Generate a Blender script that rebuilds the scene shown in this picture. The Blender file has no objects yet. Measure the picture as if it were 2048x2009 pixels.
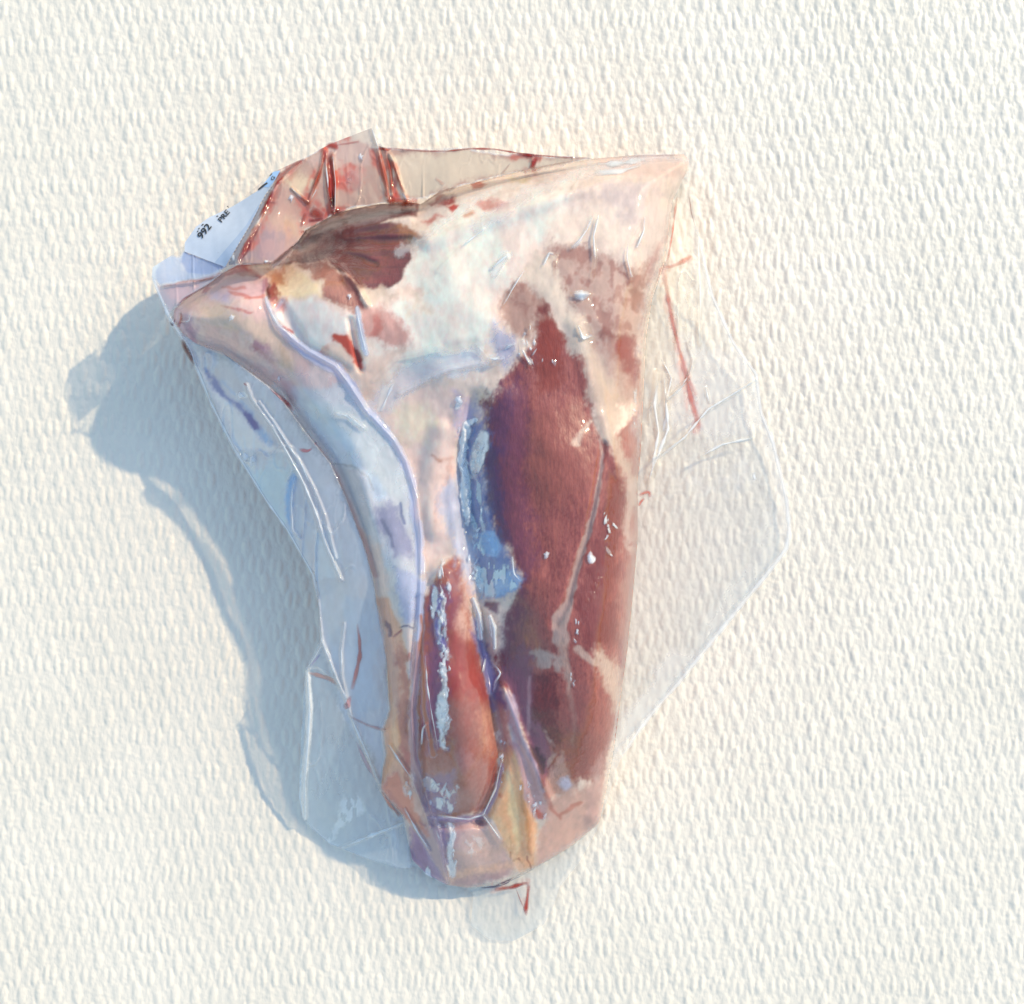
import bpy, math
import numpy as np
from mathutils import Vector, Matrix

# ------------------------------------------------------------------ camera, sky, sun, exposure
S = 0.000135            # metres per unit of the plan (one unit = one photo pixel on the cloth)
HC = 3000.0             # camera height above the cloth, in plan units
CX, CY = 1024.0, 1004.5
scene = bpy.context.scene
cam_d = bpy.data.cameras.new("camera")
cam = bpy.data.objects.new("camera", cam_d)
scene.collection.objects.link(cam)
cam.location = (0, 0, HC * S)
cam_d.sensor_fit = 'HORIZONTAL'
cam_d.angle = 2 * math.atan(CX / HC)
cam_d.clip_start = 0.01
cam_d.clip_end = 100
cam_d.dof.use_dof = False
scene.camera = cam

SUN_EL, SUN_DIR = math.radians(37), Vector((0.78, 0.62, 0))
w = bpy.data.worlds.new("World"); scene.world = w; w.use_nodes = True
nt = w.node_tree; nt.nodes.clear()
o_ = nt.nodes.new('ShaderNodeOutputWorld'); b_ = nt.nodes.new('ShaderNodeBackground')
s_ = nt.nodes.new('ShaderNodeTexSky'); s_.sky_type = 'NISHITA'; s_.sun_disc = False
s_.sun_elevation = SUN_EL; s_.sun_rotation = math.atan2(SUN_DIR.x, SUN_DIR.y)
s_.air_density = 2.3; s_.dust_density = 1.0; s_.ozone_density = 5
nt.links.new(s_.outputs[0], b_.inputs[0]); nt.links.new(b_.outputs[0], o_.inputs[0])
b_.inputs[1].default_value = 0.15
sd = bpy.data.lights.new("sun", 'SUN'); sd.energy = 2.0; sd.angle = math.radians(1.1); sd.color = (1.0, 0.83, 0.54)
sun = bpy.data.objects.new("sun", sd); scene.collection.objects.link(sun)
dirv = Vector((SUN_DIR.x * math.cos(SUN_EL), SUN_DIR.y * math.cos(SUN_EL), math.sin(SUN_EL)))
sun.rotation_euler = dirv.to_track_quat('Z', 'Y').to_euler()
sun.location = dirv * 2
scene.view_settings.view_transform = 'Standard'
scene.view_settings.look = 'None'
scene.view_settings.exposure = 0.5
scene.view_settings.gamma = 1.0
scene.cycles.transparent_max_bounces = 24
scene.cycles.max_bounces = 8

# ------------------------------------------------------------------ small helpers
C = scene.collection
rng = np.random.default_rng(7)

def lin(c):
    c = np.asarray(c, float) / 255.0
    return np.where(c <= 0.04045, c / 12.92, ((c + 0.055) / 1.055) ** 2.4)

def world(x, y, z):
    """plan position (photo pixels) at height z -> world metres, seen from the camera height"""
    k = (HC - z) / HC * S
    return np.stack([(x - CX) * k, -(y - CY) * k, z * S], -1)

ZO = {'A': (280, 220, 3.1733), 'B': (800, 220, 3.1733), 'C': (560, 760, 3.1733), 'D': (1100, 700, 3.1733),
      'E': (560, 1200, 3.1733), 'F': (900, 1300, 3.1733), 'G': (60, 460, 3.1733), 'Q': (300, 500, 4.76),
      'R': (440, 240, 4.76), 'U': (560, 1240, 3.967), 'V': (800, 1100, 4.76), 'W': (1000, 400, 4.76),
      'X': (440, 760, 4.76), 'Y': (340, 320, 6.347), 'N': (0, 0, 1.0), 'K': (400, 1600, 2.426)}

def P(s):
    """'A 10,20 30,40 N 500,600' -> list of plan points (or x,y,r); letters switch the survey frame"""
    out = []; f = 'N'
    for t in s.split():
        if t in ZO: f = t; continue
        v = [float(q) for q in t.split(',')]
        ox, oy, k = ZO[f]
        p = [ox + v[0] / k, oy + v[1] / k] + v[2:]
        out.append(p)
    return out

def vnoise(h, w_, cy, cx, seed, oct_=3, pers=0.5):
    """smooth value noise on an h x w grid, cells cy x cx samples, roughly -1..1"""
    r = np.random.default_rng(seed); out = np.zeros((h, w_)); a = 1.0; tot = 0
    for o in range(oct_):
        gy = max(1.0, cy / 2 ** o); gx = max(1.0, cx / 2 ** o)
        ny = int(h / gy) + 3; nx = int(w_ / gx) + 3
        g = r.uniform(-1, 1, (ny, nx))
        yy = np.arange(h) / gy; xx = np.arange(w_) / gx
        iy = yy.astype(int); ix = xx.astype(int)
        fy = yy - iy; fx = xx - ix
        fy = (fy * fy * (3 - 2 * fy))[:, None]; fx = (fx * fx * (3 - 2 * fx))[None, :]
        a00 = g[np.ix_(iy, ix)]; a01 = g[np.ix_(iy, ix + 1)]
        a10 = g[np.ix_(iy + 1, ix)]; a11 = g[np.ix_(iy + 1, ix + 1)]
        out += a * ((a00 * (1 - fx) + a01 * fx) * (1 - fy) + (a10 * (1 - fx) + a11 * fx) * fy)
        tot += a; a *= pers
    return out / tot * 1.6

def gblur(a, s):
    n = int(max(1, round(s * 1.0)))
    for _ in range(3):
        for ax in (0, 1):
            p = np.concatenate([np.repeat(np.take(a, [0], ax), n + 1, ax), a, np.repeat(np.take(a, [-1], ax), n, ax)], ax)
            c = np.cumsum(p, ax)
            L = a.shape[ax]
            hi = np.take(c, np.arange(2 * n + 1, 2 * n + 1 + L), ax); lo = np.take(c, np.arange(0, L), ax)
            a = (hi - lo) / (2 * n + 1)
    return a

class Grid:
    def __init__(s, x0, y0, x1, y1, st):
        s.x0, s.y0, s.st = x0, y0, st
        s.xs = np.arange(x0, x1 + st, st); s.ys = np.arange(y0, y1 + st, st)
        s.w, s.h = len(s.xs), len(s.ys)
        s.X, s.Y = np.meshgrid(s.xs, s.ys)
        # organic edges: the strokes are read through a slightly warped plan
        s.wx = 1.3 * vnoise(s.h, s.w, 28 / st, 28 / st, 11, 4, .6) + 1.2 * vnoise(s.h, s.w, 80 / st, 80 / st, 13, 1)
        s.wy = 1.3 * vnoise(s.h, s.w, 28 / st, 28 / st, 12, 4, .6) + 1.2 * vnoise(s.h, s.w, 80 / st, 80 / st, 14, 1)
    def box(s, pts, pad):
        p = np.array([q[:2] for q in pts])
        a = max(0, int((p[:, 0].min() - pad - s.x0) / s.st)); b = min(s.w, int((p[:, 0].max() + pad - s.x0) / s.st) + 2)
        c = max(0, int((p[:, 1].min() - pad - s.y0) / s.st)); d = min(s.h, int((p[:, 1].max() + pad - s.y0) / s.st) + 2)
        return (slice(c, max(c, d)), slice(a, max(a, b)))
    def xy(s, sl, warp):
        return s.X[sl] + s.wx[sl] * warp, s.Y[sl] + s.wy[sl] * warp
    def poly_sd(s, pts, sl=None, warp=0):
        """signed distance, positive inside"""
        sl = sl or (slice(None), slice(None))
        X, Y = s.xy(sl, warp)
        d2 = np.full(X.shape, 1e18); ins = np.zeros(X.shape, bool)
        n = len(pts)
        for i in range(n):
            x1, y1 = pts[i][:2]; x2, y2 = pts[(i + 1) % n][:2]
            dx, dy = x2 - x1, y2 - y1; L = dx * dx + dy * dy + 1e-9
            t = np.clip(((X - x1) * dx + (Y - y1) * dy) / L, 0, 1)
            d2 = np.minimum(d2, (X - x1 - t * dx) ** 2 + (Y - y1 - t * dy) ** 2)
            if abs(dy) > 1e-9:
                c = (y1 > Y) != (y2 > Y)
                ins ^= c & (X < dx * (Y - y1) / dy + x1)
        d = np.sqrt(d2)
        return np.where(ins, d, -d)
    def rag(s, sl, soft):
        if not hasattr(s, 'rg'):
            s.rg = 0.75 * vnoise(s.h, s.w, 7, 4.5, 15, 2) + 0.55 * vnoise(s.h, s.w, 2.4, 1.6, 16, 2)
        return s.rg[sl] * min(0.26, max(0.0, (soft - 4) / 40))
    def poly(s, pts, soft=6, warp=0):
        sl = s.box(pts, soft + 12)
        return sl, ss(s.poly_sd(pts, sl, warp) / soft + 0.5 + (s.rag(sl, soft) if warp else 0))
    def stroke(s, pts, soft=3, warp=0, r0=5):
        """soft mask of a polyline of points (x,y[,r])"""
        q = [(p[0], p[1], p[2] if len(p) > 2 else r0) for p in pts]
        rm = max(p[2] for p in q)
        sl = s.box(q, rm + soft + 12)
        X, Y = s.xy(sl, warp)
        best = np.full(X.shape, -1e9)
        if len(q) == 1: q = q + [(q[0][0] + .01, q[0][1], q[0][2])]
        for i in range(len(q) - 1):
            x1, y1, r1 = q[i]; x2, y2, r2 = q[i + 1]
            dx, dy = x2 - x1, y2 - y1; L = dx * dx + dy * dy + 1e-9
            t = np.clip(((X - x1) * dx + (Y - y1) * dy) / L, 0, 1)
            d = np.sqrt((X - x1 - t * dx) ** 2 + (Y - y1 - t * dy) ** 2)
            best = np.maximum(best, (r1 + (r2 - r1) * t) - d)
        return sl, ss(best / soft + 0.5 + (s.rag(sl, soft) if warp else 0))
    def bump(s, pts, r0=20):
        """smooth bell profile around a polyline"""
        q = [(p[0], p[1], p[2] if len(p) > 2 else r0) for p in pts]
        rm = max(p[2] for p in q)
        sl = s.box(q, rm * 1.1)
        X, Y = s.X[sl], s.Y[sl]
        if len(q) == 1: q = q + [(q[0][0] + .01, q[0][1], q[0][2])]
        best = np.full(X.shape, 9.0)
        for i in range(len(q) - 1):
            x1, y1, r1 = q[i]; x2, y2, r2 = q[i + 1]
            dx, dy = x2 - x1, y2 - y1; L = dx * dx + dy * dy + 1e-9
            t = np.clip(((X - x1) * dx + (Y - y1) * dy) / L, 0, 1)
            d = np.sqrt((X - x1 - t * dx) ** 2 + (Y - y1 - t * dy) ** 2) / (r1 + (r2 - r1) * t)
            best = np.minimum(best, d)
        return sl, np.clip(1 - best ** 2, 0, 1) ** 2
    def sample(s, A, x, y):
        fx = np.clip((np.asarray(x) - s.x0) / s.st, 0, s.w - 1.001); fy = np.clip((np.asarray(y) - s.y0) / s.st, 0, s.h - 1.001)
        ix = fx.astype(int); iy = fy.astype(int); u = fx - ix; v = fy - iy
        return (A[iy, ix] * (1 - u) + A[iy, ix + 1] * u) * (1 - v) + (A[iy + 1, ix] * (1 - u) + A[iy + 1, ix + 1] * u) * v

def ss(t):
    t = np.clip(t, 0, 1); return t * t * (3 - 2 * t)

def tps(ctrl, X, Y, reg=0.0):
    """thin plate surface through (x,y,z) control points"""
    c = np.array(ctrl, float); n = len(c); sc = 1000.0
    def U(r2): return np.where(r2 > 0, 0.5 * r2 * np.log(r2 + 1e-12), 0)
    p = c[:, :2] / sc
    K = U(((p[:, None] - p[None]) ** 2).sum(-1)) + reg * np.eye(n)
    A = np.zeros((n + 3, n + 3)); A[:n, :n] = K; A[:n, n] = 1; A[:n, n + 1:] = p; A[n, :n] = 1; A[n + 1:, :n] = p.T
    sol = np.linalg.solve(A, np.concatenate([c[:, 2], [0, 0, 0]]))
    x = X / sc; y = Y / sc
    out = sol[n] + sol[n + 1] * x + sol[n + 2] * y
    for i in range(n):
        out = out + sol[i] * U((x - p[i, 0]) ** 2 + (y - p[i, 1]) ** 2)
    return out

def raw_mesh(name, co, faces, mat, parent=None, col=None, smooth=True):
    me = bpy.data.meshes.new(name)
    nf, k = faces.shape
    me.vertices.add(len(co)); me.vertices.foreach_set('co', np.ascontiguousarray(co, dtype=np.float32).ravel())
    me.loops.add(nf * k); me.loops.foreach_set('vertex_index', faces.astype(np.int32).ravel())
    me.polygons.add(nf); me.polygons.foreach_set('loop_start', np.arange(0, nf * k, k, dtype=np.int32))
    me.polygons.foreach_set('loop_total', np.full(nf, k, dtype=np.int32))
    me.update(calc_edges=True)
    if col is not None:
        at = me.color_attributes.new('tint', 'FLOAT_COLOR', 'POINT')
        at.data.foreach_set('color', np.ascontiguousarray(col, dtype=np.float32).ravel())
    me.polygons.foreach_set('use_smooth', np.full(nf, smooth))
    if mat: me.materials.append(mat)
    o = bpy.data.objects.new(name, me); C.objects.link(o)
    if parent: o.parent = parent
    return o

def thing(name, label, cat):
    o = bpy.data.objects.new(name, None); C.objects.link(o); o.empty_display_size = 0.02
    o['label'] = label; o['category'] = cat
    return o

def field_mesh(name, g, Z, sd_, mat, parent, RGBA=None, close=None, step=1, cells=None):
    """height field cut out by the signed distance sd_; the rim is snapped onto the outline; close = floor height"""
    X = g.X[::step, ::step]; Y = g.Y[::step, ::step]; Zs = Z[::step, ::step]; D = sd_[::step, ::step]
    h, w_ = X.shape
    ins = D > 0
    fc = ins[:-1, :-1] | ins[1:, :-1] | ins[:-1, 1:] | ins[1:, 1:]
    if cells is not None: fc = fc & cells
    used = np.zeros((h, w_), bool)
    used[:-1, :-1] |= fc; used[1:, :-1] |= fc; used[:-1, 1:] |= fc; used[1:, 1:] |= fc
    gy, gx = np.gradient(D, g.st * step)
    out = used & ~ins
    dd = np.where(out, np.clip(D, -2.2 * g.st * step, 0), 0)
    nn = np.sqrt(gx ** 2 + gy ** 2) + 1e-6
    Xs = X - dd * gx / nn; Ys = Y - dd * gy / nn
    idx = -np.ones((h, w_), int); idx[used] = np.arange(used.sum())
    Zq = np.where(out, g.sample(Z, Xs, Ys), Zs)
    co = world(Xs[used], Ys[used], Zq[used])
    fi, fj = np.nonzero(fc)
    F = np.stack([idx[fi + 1, fj], idx[fi + 1, fj + 1], idx[fi, fj + 1], idx[fi, fj]], -1)
    col = None if RGBA is None else RGBA[::step, ::step][used]
    n0 = len(co)
    if close is not None:
        # rim walls down to the floor and a floor of the same outline
        e = np.concatenate([F[:, [0, 1]], F[:, [1, 2]], F[:, [2, 3]], F[:, [3, 0]]])
        key = np.minimum(e[:, 0], e[:, 1]) * n0 + np.maximum(e[:, 0], e[:, 1])
        u, inv, cnt = np.unique(key, return_inverse=True, return_counts=True)
        be = e[cnt[inv] == 1]
        bv = np.unique(be)
        m = -np.ones(n0, int); m[bv] = np.arange(len(bv))
        top = co[bv].copy(); cen = co[:, :2].mean(0)
        low = top.copy(); low[:, 2] = close * S
        co2 = np.concatenate([co, top, low])
        W = np.stack([n0 + m[be[:, 1]], n0 + m[be[:, 0]], n0 + len(bv) + m[be[:, 0]], n0 + len(bv) + m[be[:, 1]]], -1)
        F = np.concatenate([F, W])
        if col is not None: col = np.concatenate([col, col[bv], col[bv]])
        co = co2
    return raw_mesh(name, co, F, mat, parent, col)

# ------------------------------------------------------------------ materials
def new_mat(name):
    m = bpy.data.materials.new(name); m.use_nodes = True
    t = m.node_tree; t.nodes.clear(); return m, t, t.nodes.new, t.links.new

def cloth_material():
    m, t, N, Lk = new_mat('woven_cotton')
    out = N('ShaderNodeOutputMaterial'); p = N('ShaderNodeBsdfPrincipled')
    tc = N('ShaderNodeTexCoord')
    mp = N('ShaderNodeMapping'); mp.inputs['Scale'].default_value = (900, 520, 900)
    n1 = N('ShaderNodeTexNoise'); n1.inputs['Scale'].default_value = 1.0; n1.inputs['Detail'].default_value = 3
    n2 = N('ShaderNodeTexNoise'); n2.inputs['Scale'].default_value = 25; n2.inputs['Detail'].default_value = 3
    Lk(tc.outputs['Object'], mp.inputs[0]); Lk(mp.outputs[0], n1.inputs['Vector']); Lk(tc.outputs['Object'], n2.inputs['Vector'])
    cr = N('ShaderNodeValToRGB')
    cr.color_ramp.elements[0].position = 0.3; cr.color_ramp.elements[0].color = (0.825, 0.735, 0.63, 1)
    cr.color_ramp.elements[1].position = 0.7; cr.color_ramp.elements[1].color = (0.895, 0.795, 0.685, 1)
    Lk(n2.outputs[0], cr.inputs[0])
    Lk(cr.outputs[0], p.inputs['Base Color']); p.inputs['Roughness'].default_value = 0.42
    p.inputs['Specular IOR Level'].default_value = 0.6
    bp = N('ShaderNodeBump'); bp.inputs['Strength'].default_value = 0.6; bp.inputs['Distance'].default_value = 0.00035
    Lk(n1.outputs[0], bp.inputs['Height']); Lk(bp.outputs[0], p.inputs['Normal'])
    Lk(p.outputs[0], out.inputs[0]); return m

def meat_material(name, rough=0.38, sss=0.12, bump=0.25, bdist=0.0003, bscale=1500):
    m, t, N, Lk = new_mat(name)
    out = N('ShaderNodeOutputMaterial'); p = N('ShaderNodeBsdfPrincipled')
    at = N('ShaderNodeAttribute'); at.attribute_name = 'tint'
    tc = N('ShaderNodeTexCoord'); n1 = N('ShaderNodeTexNoise'); n1.inputs['Scale'].default_value = bscale; n1.inputs['Detail'].default_value = 4
    mp = N('ShaderNodeMapping'); mp.inputs['Scale'].default_value = (1, 0.35, 1); mp.inputs['Rotation'].default_value = (0, 0, 0.15)
    Lk(tc.outputs['Object'], mp.inputs[0]); Lk(mp.outputs[0], n1.inputs['Vector'])
    # fine grain in the colour
    mr = N('ShaderNodeMapRange'); mr.inputs['From Min'].default_value = 0.25; mr.inputs['From Max'].default_value = 0.75
    mr.inputs['To Min'].default_value = 0.90; mr.inputs['To Max'].default_value = 1.10
    Lk(n1.outputs[0], mr.inputs[0])
    mx = N('ShaderNodeVectorMath'); mx.operation = 'SCALE'
    Lk(at.outputs['Color'], mx.inputs[0]); Lk(mr.outputs[0], mx.inputs['Scale'])
    Lk(mx.outputs[0], p.inputs['Base Color'])
    p.inputs['Roughness'].default_value = rough
    p.inputs['Specular IOR Level'].default_value = 0.22
    p.inputs['Subsurface Weight'].default_value = sss
    p.inputs['Subsurface Radius'].default_value = (1.0, 0.35, 0.2); p.inputs['Subsurface Scale'].default_value = 0.0016
    bp = N('ShaderNodeBump'); bp.inputs['Strength'].default_value = bump; bp.inputs['Distance'].default_value = bdist
    Lk(n1.outputs[0], bp.inputs['Height']); Lk(bp.outputs[0], p.inputs['Normal'])
    Lk(p.outputs[0], out.inputs[0]); return m

def film_material(name, rough=0.10, wr=0.25, ior=1.55, thru=0.22):
    """thin plastic: clear, with the milkiness / residue / painted glare in the 'tint' attribute (alpha = how dense)"""
    m, t, N, Lk = new_mat(name)
    out = N('ShaderNodeOutputMaterial')
    at = N('ShaderNodeAttribute'); at.attribute_name = 'tint'
    tr = N('ShaderNodeBsdfTransparent'); tr.inputs[0].default_value = (0.985, 0.99, 0.995, 1)
    df = N('ShaderNodeBsdfDiffuse'); tl = N('ShaderNodeBsdfTranslucent')
    Lk(at.outputs['Color'], df.inputs[0]); Lk(at.outputs['Color'], tl.inputs[0])
    m1 = N('ShaderNodeMixShader'); m1.inputs[0].default_value = thru
    Lk(df.outputs[0], m1.inputs[1]); Lk(tl.outputs[0], m1.inputs[2])
    m2 = N('ShaderNodeMixShader'); Lk(at.outputs['Alpha'], m2.inputs[0]); Lk(tr.outputs[0], m2.inputs[1]); Lk(m1.outputs[0], m2.inputs[2])
    gl = N('ShaderNodeBsdfGlossy'); gl.inputs['Roughness'].default_value = rough
    fr = N('ShaderNodeFresnel')
    geo = N('ShaderNodeNewGeometry'); im = N('ShaderNodeMapRange')      # a thin sheet reflects alike from both sides
    im.inputs['To Min'].default_value = ior; im.inputs['To Max'].default_value = 1.0 / ior
    Lk(geo.outputs['Backfacing'], im.inputs[0]); Lk(im.outputs[0], fr.inputs[0])
    tc = N('ShaderNodeTexCoord'); n1 = N('ShaderNodeTexNoise'); n1.inputs['Scale'].default_value = 260; n1.inputs['Detail'].default_value = 4
    n1.inputs['Distortion'].default_value = 0.6
    Lk(tc.outputs['Object'], n1.inputs['Vector'])
    bp = N('ShaderNodeBump'); bp.inputs['Strength'].default_value = wr; bp.inputs['Distance'].default_value = 0.0012
    Lk(n1.outputs[0], bp.inputs['Height']); Lk(bp.outputs[0], gl.inputs['Normal']); Lk(bp.outputs[0], fr.inputs['Normal'])
    m3 = N('ShaderNodeMixShader'); Lk(fr.outputs[0], m3.inputs[0]); Lk(m2.outputs[0], m3.inputs[1]); Lk(gl.outputs[0], m3.inputs[2])
    Lk(m3.outputs[0], out.inputs[0]); return m

def flat_material(name, rgb, rough=0.5):
    m, t, N, Lk = new_mat(name)
    out = N('ShaderNodeOutputMaterial'); p = N('ShaderNodeBsdfPrincipled')
    tc = N('ShaderNodeTexCoord'); n1 = N('ShaderNodeTexNoise'); n1.inputs['Scale'].default_value = 600
    mr = N('ShaderNodeMapRange'); mr.inputs['To Min'].default_value = 0.93; mr.inputs['To Max'].default_value = 1.07
    cb = N('ShaderNodeVectorMath'); cb.operation = 'SCALE'; cb.inputs[0].default_value = rgb
    Lk(tc.outputs['Object'], n1.inputs['Vector']); Lk(n1.outputs[0], mr.inputs[0]); Lk(mr.outputs[0], cb.inputs['Scale'])
    Lk(cb.outputs[0], p.inputs['Base Color']); p.inputs['Roughness'].default_value = rough
    Lk(p.outputs[0], out.inputs[0]); return m

M_CLOTH = cloth_material()
M_MUSCLE = meat_material('red_muscle', 0.36, 0.10, 0.5, 0.0004, 1300)
M_FAT = meat_material('white_fat', 0.42, 0.2, 0.12, 0.0003, 500)
M_BONE = meat_material('bone_and_gristle', 0.33, 0.14, 0.2, 0.0003, 900)
M_FILM = film_material('clear_film', 0.05, 0.12, 1.5)
M_FLAP = film_material('slack_film', 0.08, 0.2, 1.5, 0.08)
M_BLOOD = film_material('blood_film', 0.08, 0.15)
M_PAPER = flat_material('label_paper', tuple(lin((196, 204, 222))), 0.6)
M_INK = flat_material('black_ink', (0.01, 0.015, 0.03), 0.5)

# ------------------------------------------------------------------ the cloth (setting)
def cloth_height(X, Y, fine):
    h, w_ = X.shape; st = X[0, 1] - X[0, 0]
    Xw = X + 0.035 * (Y - 1000) + 2.5 * np.sin(X / 71.0 + Y / 53.0) + 1.6 * np.sin(Y / 37.0 - X / 93.0)
    Yw = Y - 0.012 * (X - 1000) + 3.0 * np.sin(X / 61.0 - Y / 97.0) + 2.0 * np.sin(X / 29.0 + Y / 113.0)
    px, py = 38.2, 69.0
    Z = np.zeros_like(X)
    def oval(ox, oy, rx, ry, a):
        u = (Xw / px - ox); v = (Yw / py - oy)
        iu = np.round(u); iv = np.round(v)
        hsh = np.sin(iu * 12.9898 + iv * 78.233 + ox * 37 + oy * 11) * 43758.5453; hsh = hsh - np.floor(hsh)
        du = (u - iu) * px + (hsh - .5) * 3.5; dv = (v - iv) * py + (hsh * 7 % 1 - .5) * 6
        q = (du / rx) ** 2 + (dv / ry) ** 2
        return a * (0.55 + 0.75 * hsh) * np.clip(1 - q, 0, 1) ** 0.8
    Z = np.maximum(Z, oval(0, 0, 9.2, 23.5, 1.0))
    Z = np.maximum(Z, oval(0.5 - 0.2, 0.5, 6.8, 21, 0.88)); Z = np.maximum(Z, oval(0.5 + 0.2, 0.5, 6.8, 21, 0.88))
    Z = np.maximum(Z, oval(0.5, 0.0, 4.5, 20, 0.15)); Z = np.maximum(Z, oval(0.0, 0.5, 4.2, 18, 0.15))
    Z = 2.5 * Z - 8.0
    if fine:
        Z += (0.3 + 0.3 * np.clip((X - 700) / 900, 0, 1)) * vnoise(h, w_, 5.2, 2.0, 23, 2) + 0.35 * vnoise(h, w_, 2.2, 2.2, 25, 1)
    return Z

def build_cloth():
    x0, x1, y0, y1, st = -160, 2210, -160, 2170, 2.6
    xs = np.arange(x0, x1 + st, st); ys = np.arange(y0, y1 + st, st)
    X, Y = np.meshgrid(xs, ys); h, w_ = X.shape
    Z = cloth_height(X, Y, True)
    co = np.stack([(X - CX) * S, -(Y - CY) * S, Z * S], -1).reshape(-1, 3)
    idx = np.arange(h * w_).reshape(h, w_)
    F = np.stack([idx[1:, :-1], idx[1:, 1:], idx[:-1, 1:], idx[:-1, :-1]], -1).reshape(-1, 4)
    o = raw_mesh('tablecloth', co, F, M_CLOTH); o['kind'] = 'structure'
    X1, Y1 = xs[-1], ys[-1]
    # coarser continuation of the same cloth round the frame, then a plain sheet far out
    a0, a1, b0, b1 = x0 - 640, X1 + 640, y0 - 640, Y1 + 640
    def axis(lo, p, q, hi):
        return np.concatenate([np.linspace(lo, p, 81)[:-1], np.linspace(p, q, 300), np.linspace(q, hi, 81)[1:]])
    gx, gy = np.meshgrid(axis(a0, x0, X1, a1), axis(b0, y0, Y1, b1)); gh, gw = gx.shape
    gz = cloth_height(gx, gy, False) - 0.2
    co = np.stack([(gx - CX) * S, -(gy - CY) * S, gz * S], -1).reshape(-1, 3)
    idx = np.arange(gh * gw).reshape(gh, gw)
    cx_ = (gx[:-1, :-1] + gx[1:, 1:]) / 2; cy_ = (gy[:-1, :-1] + gy[1:, 1:]) / 2
    keep = (cx_ < x0) | (cx_ > X1) | (cy_ < y0) | (cy_ > Y1)
    F = np.stack([idx[1:, :-1], idx[1:, 1:], idx[:-1, 1:], idx[:-1, :-1]], -1)[keep]
    u, inv = np.unique(F, return_inverse=True)
    o = raw_mesh('tablecloth_border', co[u], inv.reshape(-1, 4), M_CLOTH); o['kind'] = 'structure'
    big = 7000.0
    cs = [(a0, b0), (a1, b0), (a1, b1), (a0, b1)]; cb = [(-big, -big), (big + 2000, -big), (big + 2000, big + 2000), (-big, big + 2000)]
    v = [((x - CX) * S, -(y - CY) * S, -7.6 * S) for x, y in cs + cb]
    o2 = raw_mesh('tablecloth_border', np.array(v), np.array([[4, 7, 3, 0], [5, 4, 0, 1], [6, 5, 1, 2], [7, 6, 2, 3]]), M_CLOTH, None, None, False)
    o2['kind'] = 'structure'
build_cloth()

G = Grid(288, 222, 1600, 1904, 2.0)

# ------------------------------------------------------------------ outlines
MEAT = P("A 620,985 Q 1150,130 R 500,1360 A 1000,840 1050,765 1260,650 1500,600 1740,590 B 130,600 250,520 560,440 760,390 1000,345 1230,310 "
         "1500,288 1800,283 1835,315 1830,380 1730,570 1680,960 1600,1200 1560,1450 1540,1900 D 575,650 553,850 555,1200 520,1600 490,1900 "
         "F 1090,250 1050,560 1000,850 950,1080 935,1110 750,1260 540,1380 450,1430 330,1490 100,1510 E 1180,1825 1060,1810 930,1740 840,1650 "
         "805,1500 780,1370 640,1210 660,1000 640,830 690,700 680,400 640,200 610,0 C 590,1250 520,1020 420,750 320,530 200,380 100,250 0,110 "
         "A 820,1760 660,1640 520,1540 350,1480 270,1420 215,1330 215,1270 300,1190 420,1120 520,1040")
BAG = P("A 1470,115 1210,215 1030,310 840,400 600,600 400,740 280,850 190,930 80,1000 75,1060 190,1330 260,1450 350,1620 "
        "G 1150,1100 1300,1400 1500,1720 1630,1900 N 626,1150 636,1201 643,1277 U 200,400 170,900 150,1400 180,1570 240,1650 390,1775 490,1815 "
        "N 730,1716 790,1738 832,1735 853,1750 894,1772 940,1780 F 150,1560 130,1750 250,1840 400,1850 590,1750 650,1650 700,1500 820,1350 930,1150 "
        "N 1215,1600 1240,1520 1272,1470 1300,1432 1360,1363 1410,1300 1478,1216 1545,1135 1573,1098 1580,1062 1573,999 1547,889 1522,826 1513,760 1472,697 1424,591 1393,454 "
        "1379,350 1380,318 1367,307 B 1500,285 1230,306 750,270 450,240 0,246 N 765,292")

sdM = G.poly_sd(MEAT); sdB = G.poly_sd(BAG)

# ------------------------------------------------------------------ the shape of the meat
TH = [(370, 620, 255), (400, 600, 250), (480, 600, 290), (560, 700, 262), (650, 850, 262), (720, 1000, 275), (790, 1200, 290), (805, 1380, 270), (825, 1550, 180), (835, 1650, 115),
      (900, 1740, 80), (1000, 1735, 78), (1150, 1650, 95), (600, 500, 150), (700, 440, 160), (640, 560, 282), (720, 600, 288), (760, 520, 240), (850, 430, 228), (940, 400, 240), (1100, 350, 265),
      (1360, 330, 235), (1280, 400, 275), (1150, 480, 295), (900, 560, 300), (850, 700, 296), (1000, 700, 310), (1100, 900, 340), (1200, 1000, 328),
      (1262, 1100, 300), (1100, 1250, 330), (1160, 1450, 272), (960, 1000, 285), (1010, 1100, 305), (900, 900, 262), (830, 950, 255), (850, 1100, 262),
      (910, 1400, 280), (920, 1550, 230), (985, 1330, 250), (1010, 1480, 240), (1060, 1400, 288), (1030, 1620, 155), (1090, 1600, 165), (1230, 800, 290), (1200, 650, 310)]
T = tps(TH, G.X, G.Y, 0.0004)
e = np.clip(sdM / 75.0, 0, 1)
H = T * (0.5 + 0.5 * np.sqrt(np.clip(1 - (1 - e) ** 2, 0, 1)))

def zb(pts, dz, r0=20, A=None):
    A_ = H if A is None else A
    sl, m = G.bump(P(pts), r0); A_[sl] += dz * m
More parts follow.
